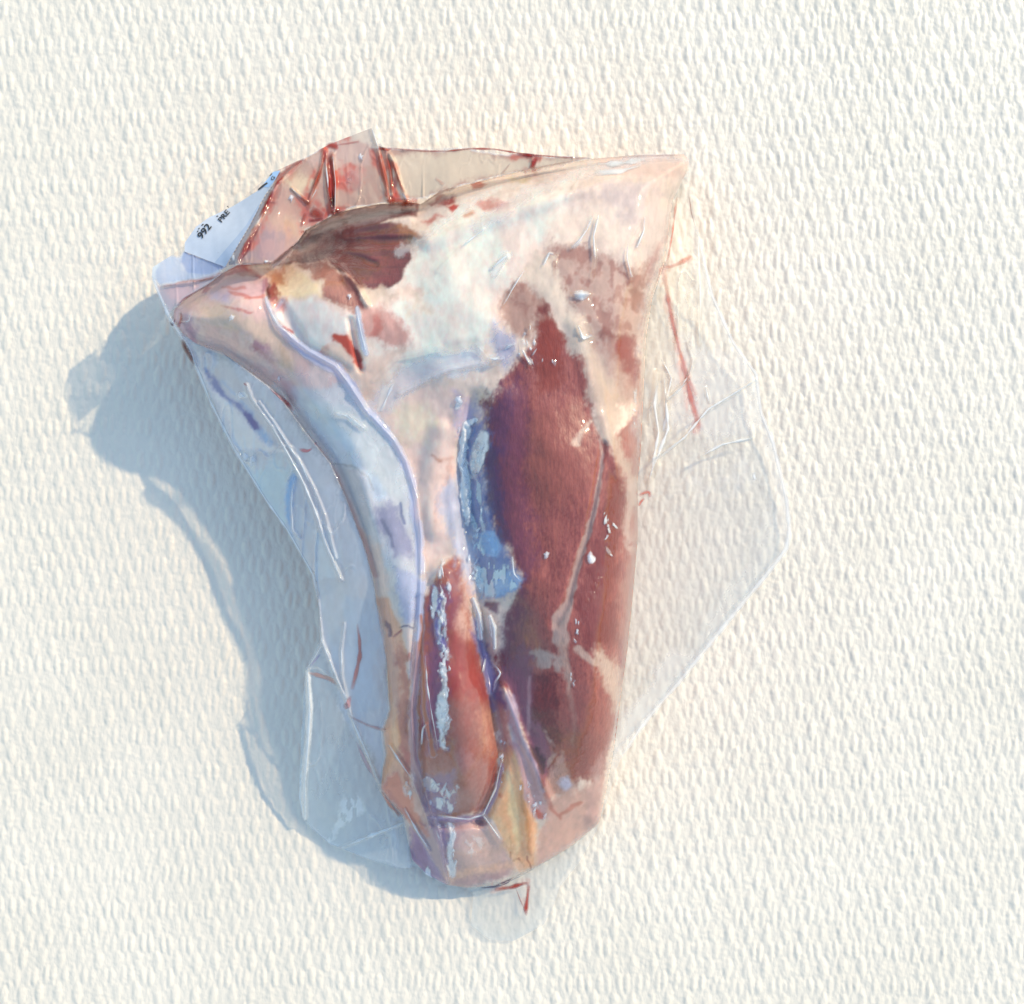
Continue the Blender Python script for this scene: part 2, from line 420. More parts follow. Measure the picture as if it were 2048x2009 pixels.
# anatomy: ridges and valleys
zb("N 890,1150,40 905,1250,60 925,1380,70 930,1500,72 925,1570,60", 24)           # bone shaft lobe
zb("N 955,1230,22 972,1330,22 992,1430,24 1003,1500,24 990,1570,22 960,1640,22", -22) # groove right of the shaft
zb("N 960,1642,14 905,1650,16 850,1640,14", -14)                               # groove above the lower joint
zb("N 915,1700,75", 18)
zb("N 838,1200,14 832,1310,16 835,1450,18 850,1600,16", -13)
zb("N 1000,800,60 985,900,70 1000,1000,70 1040,1150,70", 12)
zb("N 955,800,30 930,900,34 930,1000,34 950,1120,36 965,1200,30", -18)         # trough left of the big muscle
zb("N 880,860,30 862,960,34 870,1060,30", 12)
zb("N 720,960,26 745,1060,26 760,1180,26", 10)
zb("N 1207,889,10 1191,984,8 1172,1078,8 1150,1141,9 1135,1204,12 1112,1245,18", -9)
zb("N 1150,650,30 1190,780,32 1225,880,26 1252,980,18", 8)
zb("N 1007,1376,12 1048,1484,14 1096,1594,16", 14)
zb("N 1060,1330,30 1090,1450,34 1100,1520,26", 0)
zb("N 1035,1500,18 1050,1600,18 1060,1700,20", 8)
zb("N 595,522,16 650,508,20 720,520,14 750,530,10", -10)                        # recess under the thin upper muscle
zb("R 480,1370,8 760,1350,10 1000,1320,12 1150,1400,10 1290,1560,10 1400,1760,8", 9)  # lip of the flap
zb("R 820,1080,16 1300,1000,22 1800,900,20", 14)
zb("R 700,1200,12 1200,1180,14 1800,1150,14", -12)
zb("N 960,640,70 880,720,60", 10)
zb("N 740,800,36 800,760,40 860,730,40 940,700,30", -8)
zb("N 560,610,18 610,690,18 690,740,18", -8)
zb("N 700,640,8 712,700,8 722,740,8", -12)
zb("N 860,480,30 980,440,30 1100,400,26 1230,350,20", 10)
zb("N 540,400,1", 0)
inside = sdM > 0
H += 3.0 * vnoise(G.h, G.w, 40, 34, 31, 2) + 0.6 * vnoise(G.h, G.w, 8, 5, 32, 3)
H = gblur(H, 1)
H = np.maximum(H, 20)

# ------------------------------------------------------------------ the colour of the meat (what is fat, muscle, blood, bone)
MC = np.zeros((G.h, G.w, 3)); MC[:] = lin((232, 208, 192))
n_big = vnoise(G.h, G.w, 26, 22, 41, 3); n_mid = vnoise(G.h, G.w, 9, 6, 42, 3); n_fine = vnoise(G.h, G.w, 3.0, 1.6, 43, 3)
n_fib = vnoise(G.h, G.w, 22, 1.8, 44, 3)

def paint(A, kind, pts, rgb, op=1.0, soft=8, warp=4, r0=6, mod=None):
    pts = P(pts) if isinstance(pts, str) else pts
    sl, m = (G.poly(pts, soft, warp) if kind == 'p' else G.stroke(pts, soft, warp, r0))
    m = m * op
    if mod is not None: m = m * np.clip(mod[sl], 0, 1)
    c = lin(rgb); A[sl] = A[sl] * (1 - m[..., None]) + c * m[..., None]
def mp_(*a, **k): paint(MC, 'p', *a, **k)
def ms_(*a, **k): paint(MC, 's', *a, **k)
mott = lambda lo, g=2.2: np.clip(0.5 + g * (0.5 * n_mid + 0.5 * n_big) + lo, 0, 1)
mfine = lambda lo, g=2.0: np.clip(0.5 + g * (0.55 * n_fine + 0.45 * n_mid) + lo, 0, 1)

# whiter fat of the cap
mp_("N 770,600 830,520 900,440 1010,410 1120,380 1180,360 1140,440 1080,500 1010,600 985,690 950,740 840,740 760,760 740,720", (252, 232, 218), 1, 60, 12)
mp_("A 840,1200 1000,1180 1150,1190 1250,1250 1350,1260 1370,1400 1240,1440 1160,1520 1020,1470 880,1370", (252, 226, 216), 1, 24, 6)
mp_("N 1080,440 1300,420 1340,420 1300,500 1180,480 1090,500", (244, 222, 204), .85, 44, 10)
mp_("N 1190,400 1340,350 1340,440 1310,560 1290,700 1275,660 1290,520 1260,450", (196, 178, 178), .55, 40, 12)
mp_("N 1180,320 1375,312 1370,350 1250,360", (214, 184, 172), .8, 14, 4)
ms_("N 1170,316,4 1230,312,7 1300,312,6 1350,318,5", (150, 118, 112), .7, 8, 3)
# pinkish tinge down the middle of the cap
ms_("N 1020,470,20 1060,540,24 1010,640,16", (236, 210, 196), .6, 30, 8)
# the big muscle
RED = P("B 880,1190 930,1250 960,1330 1010,1400 1080,1480 1150,1500 1180,1560 1190,1640 1200,1800 D 240,250 260,420 330,560 400,600 480,500 560,400 620,500 600,850 600,1200 560,1600 530,1900 "
        "490,1900 F 1090,250 1050,560 990,800 850,800 700,880 600,900 500,640 400,330 340,240 300,200 320,20 C 1440,1700 1440,1500 1500,1340 1530,1260 1490,1200 1470,1060 1400,1050 1360,900 1330,700 1300,500 "
        "1290,330 1290,200 1270,120 1400,30 B 510,1850 600,1780 640,1700 740,1600 850,1500 870,1330")
paint(MC, 'p', RED, (162, 92, 86), 1, 18, 4)
# fine fibre grain over it
mp_(RED, (116, 52, 52), .55, 12, 5, mod=mfine(-.15))
mp_(RED, (190, 116, 98), .32, 12, 5, mod=np.clip(0.2 + 1.2 * n_fib, 0, 1))
# plum left flank and darker right strip
mp_("N 990,760 1040,740 1060,850 1062,1000 1060,1150 1040,1300 1000,1330 1005,1240 1040,1180 1030,1130 1000,1080 985,1000 968,900 964,810", (112, 56, 86), .72, 40, 8)
mp_("N 965,800 1010,770 1015,900 1015,1040 990,1040 970,930", (92, 54, 92), .65, 44, 6)
mp_("N 1004,1330 1050,1290 1075,1400 1100,1560 1060,1520 1030,1430", (134, 84, 110), .8, 22, 6)
mp_("N 1205,930 1235,960 1245,1050 1240,1180 1235,1290 1160,1290 1150,1200 1185,1080", (120, 50, 48), .75, 24, 8)
mp_("N 1080,600 1110,640 1130,690 1120,760 1080,780 1075,680", (146, 64, 46), .8, 18, 6)
mp_("N 1060,840 1150,800 1170,900 1160,1000 1090,1010", (158, 92, 78), .5, 50, 10)
# brown mottled top of it, half covered by fat
MOT = P("W 250,800 420,520 560,450 700,480 880,480 1080,560 1230,620 1400,650 1480,800 1450,1000 1380,1300 1330,1600 1280,1900 900,1900 830,1700 820,1500 720,1400 640,1100 500,950 380,900")
mp_(MOT, (200, 166, 152), .95, 34, 8)
mp_(MOT, (158, 108, 96), .7, 30, 8, mod=mott(-.05, 2.6))
mp_("W 130,800 330,800 420,960 470,1120 330,1200 300,1350 150,1350 60,1200 40,1000", (186, 146, 130), .9, 26, 7)
mp_("W 130,800 330,800 420,960 470,1120 330,1200 100,1000", (140, 84, 72), .5, 20, 7, mod=mott(.05, 3))
mp_("W 330,1060 450,1010 450,1110 350,1120", (132, 58, 48), .9, 12, 5)
mp_("W 360,1180 500,1140 570,1260 600,1400 560,1500 340,1450", (150, 66, 48), .85, 12, 4)
mp_("D 560,300 600,300 600,850 600,1200 560,1600 530,1900 440,1900 470,1600 500,1300 500,1000 490,850 500,600", (176, 128, 116), .8, 26, 6)
# right red spots
mp_("W 1130,690 1180,680 1250,770 1210,800", (140, 72, 62), .8, 12, 5)
mp_("W 1420,560 1470,480 1550,250 1600,180 1560,500 1490,790 1440,780", (176, 124, 118), .75, 20, 6)
mp_("W 1150,1310 1240,1270 1310,1300 1330,1450 1290,1650 1250,1800 1190,1700 1160,1520", (150, 74, 68), .9, 14, 6)
mp_("W 940,1270 1010,1210 1110,1290 1200,1300 1100,1320 950,1320", (150, 96, 84), .8, 12, 5)
ms_("W 1280,860,8 1330,920,9 1320,1020,6", (160, 116, 100), .8, 10, 5)
# fascia over the muscle
mp_("W 830,1520 950,1420 1100,1400 1170,1600 1250,1850 1260,1900 860,1900 850,1700", (198, 172, 160), .6, 44, 8)
ms_("N 1165,640,16 1172,690,18 1197,760,26 1205,800,30 1220,845,26 1232,905,17 1251,968,13 1258,1020,10", (198, 174, 158), .85, 28, 7)
ms_("N 1060,560,16 1100,590,20 1140,640,22 1160,690,16", (216, 196, 180), .95, 22, 6)
mp_("W 330,560 540,560 560,760 640,900 730,1100 780,1300 640,1150 480,960 340,820 200,760", (226, 206, 188), .95, 24, 6)
ms_("D 330,420,2 250,500,4 200,550,6 160,610,7", (198, 170, 156), .85, 7, 5)
ms_("D 320,580,2 300,850,5 270,1000,5 220,1180,7 165,1400,6 120,1600,8 50,1730,16 60,1830,16", (186, 158, 148), .9, 6, 3)
ms_("D 500,860,10 495,950,8 480,1120,9 505,1290,6", (198, 172, 162), .8, 16, 6)
ms_("N 1165,1100,3 1178,1122,4", (232, 226, 224), .0, 3, 1)
ms_("N 1181,1113,6 1183,1116,7", (240, 236, 234), 1, 4, 2)
mp_("F 480,30 560,0 690,60 700,200 640,170 560,150 500,90", (186, 160, 150), .85, 12, 6, mod=mott(.2, 2.5))
ms_("N 1120,1290,10 1125,1330,7 1135,1385,5 1152,1442,4 1150,1490,3", (190, 158, 144), .8, 10, 4)
ms_("N 1190,1303,12 1208,1335,20 1225,1380,16 1228,1420,8", (206, 180, 164), .85, 26, 6)
ms_("N 1150,1298,9 1175,1320,8 1205,1340,8", (196, 168, 154), .8, 9, 4)
mp_("F 520,170 640,180 690,330 690,600 640,640 590,480 530,460 510,300", (124, 52, 52), .9, 22, 5)
mp_("F 520,170 640,180 690,330 690,600 640,640 530,460", (84, 32, 36), .5, 14, 5, mod=mfine(-.1))
ms_("F 500,180,3 500,350,4 490,540,3", (176, 132, 140), .8, 5, 2)
mp_("F 480,600 540,600 590,680 600,780 560,760 520,660", (78, 40, 54), .95, 7, 5)
ms_("F 600,520,6 640,600,8 620,700,6", (176, 140, 134), .8, 8, 6, mod=mott(.2, 3))
mp_("F 700,640 760,740 830,830 780,900 640,900 620,860 640,760", (196, 152, 142), .9, 14, 6)
ms_("F 740,820,12 760,840,9", (206, 200, 220), .85, 10, 4)
# grey-mauve strip left of the dark hollow and the pale sinew
mp_("F 360,240 400,300 460,560 520,680 650,960 560,930 440,640 350,460 330,330", (172, 150, 172), .85, 8, 3)
mp_("F 380,560 450,600 560,800 680,1000 620,1060 520,1080 430,850 380,700", (206, 160, 162), .95, 9, 4)
# right lower rim: thin pinkish meat
mp_("F 640,900 820,860 990,800 950,1080 930,1110 750,1260 540,1380 500,1350 560,1180 620,1050", (226, 178, 160), .95, 20, 6)
mp_("F 860,900 1010,600 1000,850 950,1080 930,1110 840,1140", (196, 156, 150), .7, 20, 5)
ms_("F 700,1040,3 760,1000,4 830,960,4", (204, 122, 104), .7, 6, 3)
ms_("F 620,900,4 650,1000,4 700,1060,3", (200, 118, 104), .7, 7, 3)
ms_("F 560,1010,5 580,1050,6", (206, 96, 84), .8, 8, 3)
mp_("F 780,240 860,250 950,600 900,800 790,800 740,560 720,300", (150, 88, 84), .65, 20, 6)
# tendon
mp_("E 1400,930 1440,900 1500,1000 1560,1250 1640,1420 1610,1680 1500,1740 1400,1560 1310,1370 1400,1100", (242, 188, 146), 1, 12, 3)
ms_("E 1440,1100,5 1470,1300,9 1500,1450,8 1500,1600,5", (240, 212, 168), .85, 12, 3)
ms_("E 1530,1150,3 1570,1400,4 1580,1600,4", (200, 140, 92), .7, 8, 3)
ms_("E 1540,1290,4 1590,1400,6 1590,1480,3", (210, 150, 100), .7, 8, 3)
ms_("E 1450,1510,1.5 1460,1610,1.5 N 1017,1725,1.5", (150, 50, 30), .9, 2.5, 3)
ms_("N 1010,1735,1.5 1030,1722,1.8 1036,1720,1.5 1042,1735,1.5", (140, 45, 28), .9, 2.5, 3)
ms_("N 1024,1695,1.2 1023,1712,1.2", (150, 60, 40), .9, 2.5, 3)
ms_("N 1052,1712,1.2 1056,1738,1.5", (150, 50, 34), .9, 2.5, 3)
ms_("N 1004,1690,1 1012,1700,1.4 1006,1712,1", (160, 60, 40), .8, 2.5, 3)
ms_("E 1380,1240,5", (214, 110, 70), .8, 10, 3)
# the shaft
SH = P("C 1020,1180 1080,1140 1150,1150 1160,1350 1230,1500 E 1250,250 1300,500 1350,750 1400,950 1370,1150 1300,1350 1100,1390 960,1380 890,1200 840,900 840,500 860,300 900,0")
mp_(SH, (176, 106, 90), 1, 12, 4)
mp_("V 420,180 580,180 560,400 450,400", (140, 92, 104), .8, 20, 6)
mp_("V 430,380 580,400 600,600 560,760 430,760", (146, 76, 92), .85, 22, 6)
mp_("V 540,260 640,200 700,600 760,860 640,900 580,700", (216, 172, 154), .95, 24, 6)
mp_("V 430,740 620,820 720,880 800,1150 880,1500 760,1520 640,1400 440,1400", (164, 76, 72), .85, 44, 8)
mp_("V 440,1180 640,1150 820,1300 870,1520 700,1480 480,1400", (156, 50, 46), .55, 44, 10)
mp_("V 600,1450 760,1500 880,1540 900,1900 560,1900 480,1700 500,1500", (170, 116, 106), .9, 50, 10)
mp_("V 760,1560 880,1560 930,1850 860,1950 800,1800", (206, 152, 128), .8, 30, 5)
mp_("E 940,1000 1100,950 1300,1000 1360,1150 1290,1330 1100,1380 970,1370 900,1200", (176, 128, 124), .8, 34, 6)
mp_("E 1310,1080 1400,980 1370,1150 1320,1200", (190, 90, 62), .5, 12, 5)
ms_("E 1360,1110,3 1355,1150,4", (140, 40, 30), .8, 6, 3)
mp_(SH, (150, 80, 70), .35, 12, 4, mod=mfine(-.2))
mp_("V 290,300 440,320 440,900 460,1400 480,1900 300,1900 240,1500 250,900 250,500", (134, 84, 126), .75, 22, 5)
# lower joint
mp_("E 820,1420 960,1390 1290,1385 1400,1520 1460,1700 1440,1770 1380,1810 1180,1830 1060,1810 930,1740 840,1650", (196, 156, 156), 1, 14, 4)
mp_("E 1100,1480 1290,1420 1400,1560 1440,1700 1250,1780 1130,1700", (216, 182, 172), .85, 30, 6)
mp_("E 820,1420 960,1390 1050,1500 1080,1800 930,1740 840,1650", (150, 118, 160), .85, 24, 5)
mp_("E 1290,1400 1400,1520 1470,1740 1540,1730 1450,1500 1370,1380", (232, 196, 158), .8, 18, 5)
ms_("F 0,1440,8 150,1420,8 330,1400,8 430,1380,6", (236, 192, 166), .8, 16, 4)
ms_("E 950,1380,4 1080,1400,5 1200,1398,5 1290,1370,6 1340,1280,4 1380,1180,3 1410,1050,3", (190, 160, 190), .9, 6, 2)
ms_("E 1290,1370,5 1340,1430,3 1400,1520,2", (226, 206, 200), .85, 5, 2)
# cream plateau between the bone and the muscle
mp_("C 640,220 900,60 1100,40 1180,100 1170,250 1120,500 1100,800 1040,1120 980,1200 900,1150 870,800 780,480 720,350", (242, 210, 196), .9, 30, 6)
mp_("C 700,200 900,160 1000,300 900,430 780,420", (244, 220, 190), .7, 40, 8)
ms_("C 1010,520,5 1090,540,5 1060,640,5 1040,760,5 1020,900,3", (224, 178, 156), .6, 12, 8)
ms_("C 960,500,3 1010,520,4", (200, 150, 130), .6, 6, 4)
mp_("C 1100,60 1200,120 1290,160 1230,330 1170,330 1130,250", (188, 176, 206), .7, 30, 5)
# silverskin on the left flank of the big muscle, blue sky reflection painted in
SIL_SHEEN = P("C 1160,330 1210,250 1270,240 1300,400 1310,600 1340,800 1400,1000 1440,1130 1520,1230 1500,1340 1380,1380 1300,1390 1240,1330 1220,1100 1200,900 1150,600")
mp_(SIL_SHEEN, (96, 122, 180), .85, 26, 5)
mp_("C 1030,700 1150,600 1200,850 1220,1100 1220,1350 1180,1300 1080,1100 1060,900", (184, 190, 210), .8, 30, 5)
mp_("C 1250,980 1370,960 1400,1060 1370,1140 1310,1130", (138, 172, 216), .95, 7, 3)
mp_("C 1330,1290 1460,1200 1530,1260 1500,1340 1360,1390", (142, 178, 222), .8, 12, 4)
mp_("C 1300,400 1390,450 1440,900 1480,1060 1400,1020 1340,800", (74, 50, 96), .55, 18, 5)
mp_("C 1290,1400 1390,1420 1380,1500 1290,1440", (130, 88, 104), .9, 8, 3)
# sinew valley
mp_("E 1230,200 1320,300 1400,500 1420,700 1340,740 1300,500", (128, 96, 148), .85, 10, 4)
mp_("E 1340,620 1420,720 1470,900 1440,1000 1390,900", (198, 142, 140), .85, 14, 4)
# thin upper muscle in the recess
UPM = P("R 480,1370 560,1290 700,1210 840,1070 1090,930 1340,850 1560,820 1900,800 1900,900 1650,950 1500,1010 1800,1030 1960,1080 1830,1210 1830,1320 1700,1540 1560,1610 1340,1590 1290,1560 1180,1450 1000,1330 760,1350 560,1370")
mp_(UPM, (114, 62, 60), 1, 8, 4)
mp_("R 860,1080 1100,940 1560,840 1890,800 1890,850 1500,960 1300,1060 1000,1130 780,1250 600,1330", (166, 138, 134), .85, 18, 6)
mp_("R 640,1300 900,1270 1250,1180 1500,1090 1480,1130 1200,1260 1000,1310 760,1345", (84, 34, 36), .85, 16, 4)
mp_("R 1380,1130 1700,1080 1830,1210 1800,1330 1640,1540 1560,1600 1400,1590 1330,1520 1500,1430 1380,1300", (138, 68, 68), .8, 20, 5)
mp_(UPM, (100, 56, 58), .5, 10, 4, mod=np.clip(0.1 + 1.6 * vnoise(G.h, G.w, 3, 26, 47, 3), 0, 1))
ms_("R 880,1060,3 1100,1000,2 1400,930,3 1700,880,2", (104, 74, 76), .7, 5, 4)
ms_("R 850,1130,2 1150,1060,2 1400,1010,3", (112, 76, 78), .7, 5, 4)
ms_("R 1090,940,2 1300,860,4 1450,840,3", (206, 164, 140), .8, 6, 4)
mp_("R 1600,1040 1900,1010 2000,1080 1860,1200", (176, 122, 88), .7, 22, 6)
# flap lip
mp_("R 740,1370 1000,1330 1190,1450 1300,1600 1420,1790 1350,1790 1130,1740 970,1650 960,1520 860,1420", (172, 118, 104), 1, 12, 5)
mp_("R 760,1370 950,1340 1100,1400 1040,1420 900,1400", (136, 94, 82), .7, 12, 5)
ms_("R 1130,1480,6 1220,1560,11 1300,1590,8", (110, 46, 36), .85, 10, 4)
ms_("R 1300,1620,5 1350,1720,7 1380,1760,5", (122, 50, 44), .8, 9, 4)
mp_("R 960,1660 1130,1740 1290,1770 1200,1780 1000,1700", (190, 140, 122), .7, 14, 4)
mp_("R 420,1440 560,1400 700,1380 860,1430 960,1530 960,1640 800,1660 560,1680 500,1640", (238, 212, 176), .95, 18, 5)
mp_("R 340,1420 560,1390 600,1480 560,1560 450,1570", (196, 128, 78), .85, 20, 6)
mp_("R 425,1550 500,1540 560,1640 530,1700 450,1700", (142, 30, 20), .9, 16, 6)
ms_("R 430,1560,5 450,1660,7", (92, 20, 18), .9, 8, 3)
mp_("R 460,1690 580,1690 620,1660 600,1740 500,1760", (200, 96, 84), .7, 18, 6)
ms_("A 905,1370,3 960,1400,4", (196, 84, 74), .8, 5, 3)
ms_("Q 1640,970,5 1690,940,7 1700,990,4", (206, 110, 92), .85, 10, 4)
ms_("A 1250,1445,7 1310,1470,10 1350,1530,10 1385,1610,7 1410,1650,4", (196, 72, 42), .95, 8, 4)
ms_("A 1380,1530,4 1400,1600,6", (150, 52, 34), .8, 6, 3)
mp_("A 1170,1490 1260,1500 1330,1570 1370,1650 1290,1680 1180,1600", (236, 206, 186), .8, 18, 5)
# pinkish meat in the middle
mp_("A 1440,1230 1540,1220 1640,1290 1700,1420 1670,1500 1560,1500 1470,1440 1380,1420 1390,1270", (214, 164, 152), .95, 20, 6)
ms_("A 1510,1290,7 1520,1380,9 1490,1430,6", (198, 124, 112), .85, 12, 5)
ms_("A 1560,1210,4 1700,1140,10 1780,1150,8", (222, 188, 168), .6, 18, 6)
mp_("A 1380,1110 1560,1130 1640,1170 1500,1200 1440,1220", (214, 190, 170), .8, 14, 5)
ms_("B 40,1290,5 100,1200,10 180,1230,8", (228, 208, 178), .5, 24, 8)
mp_("A 1400,1680 1560,1540 1700,1500 1560,1680 1500,1850 1440,1850", (226, 192, 172), .7, 24, 5)
# red and tan spots on the top rim
mp_("B 460,480 500,465 550,480 530,510 470,510", (186, 98, 70), .95, 8, 4)
mp_("B 200,590 280,560 350,550 360,590 290,620 230,610", (158, 36, 26), .95, 9, 6)
mp_("B 310,620 350,600 385,620 340,650", (190, 46, 32), .95, 6, 5)
mp_("B 160,690 250,660 290,680 210,700", (196, 92, 82), .8, 10, 5)
mp_("B 500,620 600,580 690,590 600,640 540,650", (206, 134, 122), .85, 14, 6)
ms_("B 430,680,5 470,670,5", (206, 150, 120), .8, 8, 4)
mp_("B 690,450 830,440 800,480 720,480", (214, 190, 144), .8, 12, 4)
ms_("B 340,540,3 250,570,4 150,600,5 -20,640,6", (158, 130, 124), .7, 14, 4)
# knuckle
KN = P("A 620,985 780,1080 800,1200 880,1370 960,1440 1240,1640 1380,1760 1400,1900 820,1800 660,1640 520,1540 350,1480 215,1330 215,1270 300,1190 420,1120 520,1040")
mp_(KN, (238, 206, 190), 1, 8, 3)
mp_(KN, (222, 172, 156), .55, 10, 4, mod=mott(-.05, 2.2))
mp_("Q 560,400 700,260 850,230 1080,270 1060,430 900,430 720,470", (222, 176, 178), .8, 16, 5)
for s_q in ("Q 700,360,2 800,365,3 890,340,2", "Q 750,400,3 870,410,4 940,430,2", "Q 900,440,2 1070,420,3", "Q 830,560,3 960,575,2", "Q 680,540,2 800,560,2"):
    ms_(s_q, (200, 92, 66), .75, 5, 3)
ms_("Q 690,240,4 820,215,4 960,230,4 1020,250,3", (170, 40, 50), .95, 5, 3)
mp_("Q 520,380 560,340 590,370 550,420 510,420", (160, 26, 24), .95, 6, 3)
ms_("Q 560,340,4 640,290,5 700,240,5", (110, 30, 66), .9, 6, 3)
mp_("Q 820,130 900,150 1040,240 960,240 870,220 800,200 760,190", (206, 70, 58), .9, 10, 5)
ms_("Q 870,170,6 900,210,7", (176, 20, 18), .9, 6, 3)
ms_("Q 1070,280,5 1070,370,5", (150, 50, 96), .7, 8, 3)
mp_("Q 550,420 740,420 740,500 600,480", (200, 184, 216), .7, 20, 5)
mp_("Q 480,500 700,560 1000,620 1200,780 1400,1000 1380,1200 1100,1050 900,820 700,760 520,700", (226, 196, 164), .8, 26, 6)
ms_("Q 1000,930,8 1050,970,9", (190, 118, 134), .9, 14, 5)
ms_("Q 1080,1020,9 1150,1080,7", (200, 140, 146), .7, 18, 5)
ms_("Q 1240,930,10 1300,1080,8", (222, 184, 140), .7, 20, 6)
mp_("Q 260,560 400,600 440,760 400,880 300,780 250,700", (206, 168, 186), .8, 16, 5)
ms_("Q 380,740,8 420,860,6", (196, 126, 142), .7, 14, 4)
ms_("Q 360,850,3 400,880,3", (160, 40, 44), .9, 4, 3)
# long pale bone strip under the web
mp_("X 420,60 1250,60 C 720,380 800,520 870,750 890,1000 890,1400 860,1700 820,1600 700,1450 640,1100 480,900 330,540", (214, 214, 212), .85, 16, 4)
mp_("X 780,330 1350,850 1428,1150 1428,1500 1300,1300 1100,950 980,720 760,430", (206, 198, 196), .8, 14, 4)
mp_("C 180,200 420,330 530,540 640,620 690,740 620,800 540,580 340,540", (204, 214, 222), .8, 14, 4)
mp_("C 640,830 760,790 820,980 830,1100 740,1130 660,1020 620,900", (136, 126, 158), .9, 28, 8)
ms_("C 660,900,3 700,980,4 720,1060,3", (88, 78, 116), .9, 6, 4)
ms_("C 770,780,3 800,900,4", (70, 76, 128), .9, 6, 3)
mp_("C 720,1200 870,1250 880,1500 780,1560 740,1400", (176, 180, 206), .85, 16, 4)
ms_("C 340,540,2 460,550,2 560,600,2 600,700,1.5", (150, 140, 130), .6, 4, 3)
ms_("C 0,100,4 120,280,5 260,450,6 400,700,5 520,1000,6 600,1250,6", (206, 150, 140), .75, 9, 3)
ms_("C 740,1580,2 800,1570,1.5 830,1590,1.5", (70, 60, 96), .9, 4, 3)
# tan strip beside the shaft
mp_("E 610,0 690,0 740,200 800,330 820,600 840,900 860,1200 900,1500 780,1370 640,1210 660,1000 640,830 690,700 680,400 640,200", (230, 180, 142), 1, 8, 4)
mp_("U 930,180 1010,300 1030,700 1060,1050 1090,1300 1180,1600 1060,1350 960,1100 930,700 960,400", (186, 98, 66), .85, 16, 5)
ms_("U 1000,650,5 1020,800,6 1010,900,5", (140, 50, 30), .7, 12, 4)
ms_("U 980,1030,6 1040,1130,6", (190, 70, 40), .6, 12, 4)
ms_("U 960,560,3 900,700,6 900,900,7 920,1050,5", (240, 204, 170), .6, 14, 4)
mp_("U 815,10 860,40 880,130 850,130 820,60", (110, 14, 8), .95, 5, 3)
ms_("U 940,90,2 900,130,3", (150, 40, 20), .85, 4, 3)
mp_("U 800,1360 940,1200 1040,1400 1180,1700 1000,1560 900,1480", (224, 150, 128), .8, 14, 4)
# general unevenness
MC *= (1 + 0.07 * n_mid + 0.05 * n_big + 0.035 * n_fine)[..., None]
mxc = MC.max(-1); mnc = MC.min(-1)
satm = np.clip((mxc - mnc) / (mxc + 1e-6) * 1.6 - 0.6, 0, 1) * np.clip((0.75 - mnc) / 0.5, 0, 1)
rd = np.clip((MC[..., 0] - MC[..., 2]) / (mxc + 1e-6) * 2, 0, 1)
MC = MC * (1 + (satm * rd)[..., None] * (np.array([0.98, 0.80, 0.72]) - 1))
MC = np.clip(MC * np.array([1.02, 0.975, 0.965]), 0.004, 0.9)

# ------------------------------------------------------------------ cut the shank into its anatomical parts
def region(pts): return G.poly_sd(P(pts) if isinstance(pts, str) else pts)
REG = [
 ('muscle', M_MUSCLE, None, RED, 'large red brown shank muscle under the film'),
 ('muscle', M_MUSCLE, None, UPM, 'thin dark muscle in the hollow at the top'),
 ('meat_flap', M_MUSCLE, None, P("R 740,1370 1000,1330 1190,1450 1300,1600 1420,1790 1350,1790 1130,1740 970,1650 960,1520 860,1420"), None),
 ('knuckle', M_BONE, None, KN, 'pale knuckle end with red traces'),
 ('bone_shaft', M_BONE, None, SH, None),
 ('tendon', M_BONE, None, P("E 1400,930 1440,900 1500,1000 1560,1250 1640,1420 1610,1690 1500,1745 1400,1560 1310,1370 1400,1100"), None),
 ('lower_joint', M_BONE, None, P("E 700,1380 830,1395 960,1390 1290,1385 1400,1520 1500,1745 1440,1900 700,1900"), None),
 ('bone_edge', M_BONE, None, P("E 560,-800 900,-800 700,-100 740,200 800,330 820,600 840,900 860,1200 880,1380 560,1380"), None),
]
shank = thing('lamb_shank', 'raw red lamb shank with white fat and pale knuckle sealed inside the clear bag', 'meat')
owner = np.full((G.h, G.w), len(REG))
for k in range(len(REG) - 1, -1, -1):
    owner[region(REG[k][3]) > 0] = k
cell_owner = owner[:-1, :-1]
RG = np.concatenate([MC, np.ones((G.h, G.w, 1))], -1)
for k, (nm, mt, _, pl, lab) in enumerate(REG + [('fat_cover', M_FAT, None, None, None)]):
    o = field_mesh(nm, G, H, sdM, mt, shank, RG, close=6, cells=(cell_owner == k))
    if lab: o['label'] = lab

# ------------------------------------------------------------------ the film of the bag
Hm = np.where(sdM > 0, H, 0)
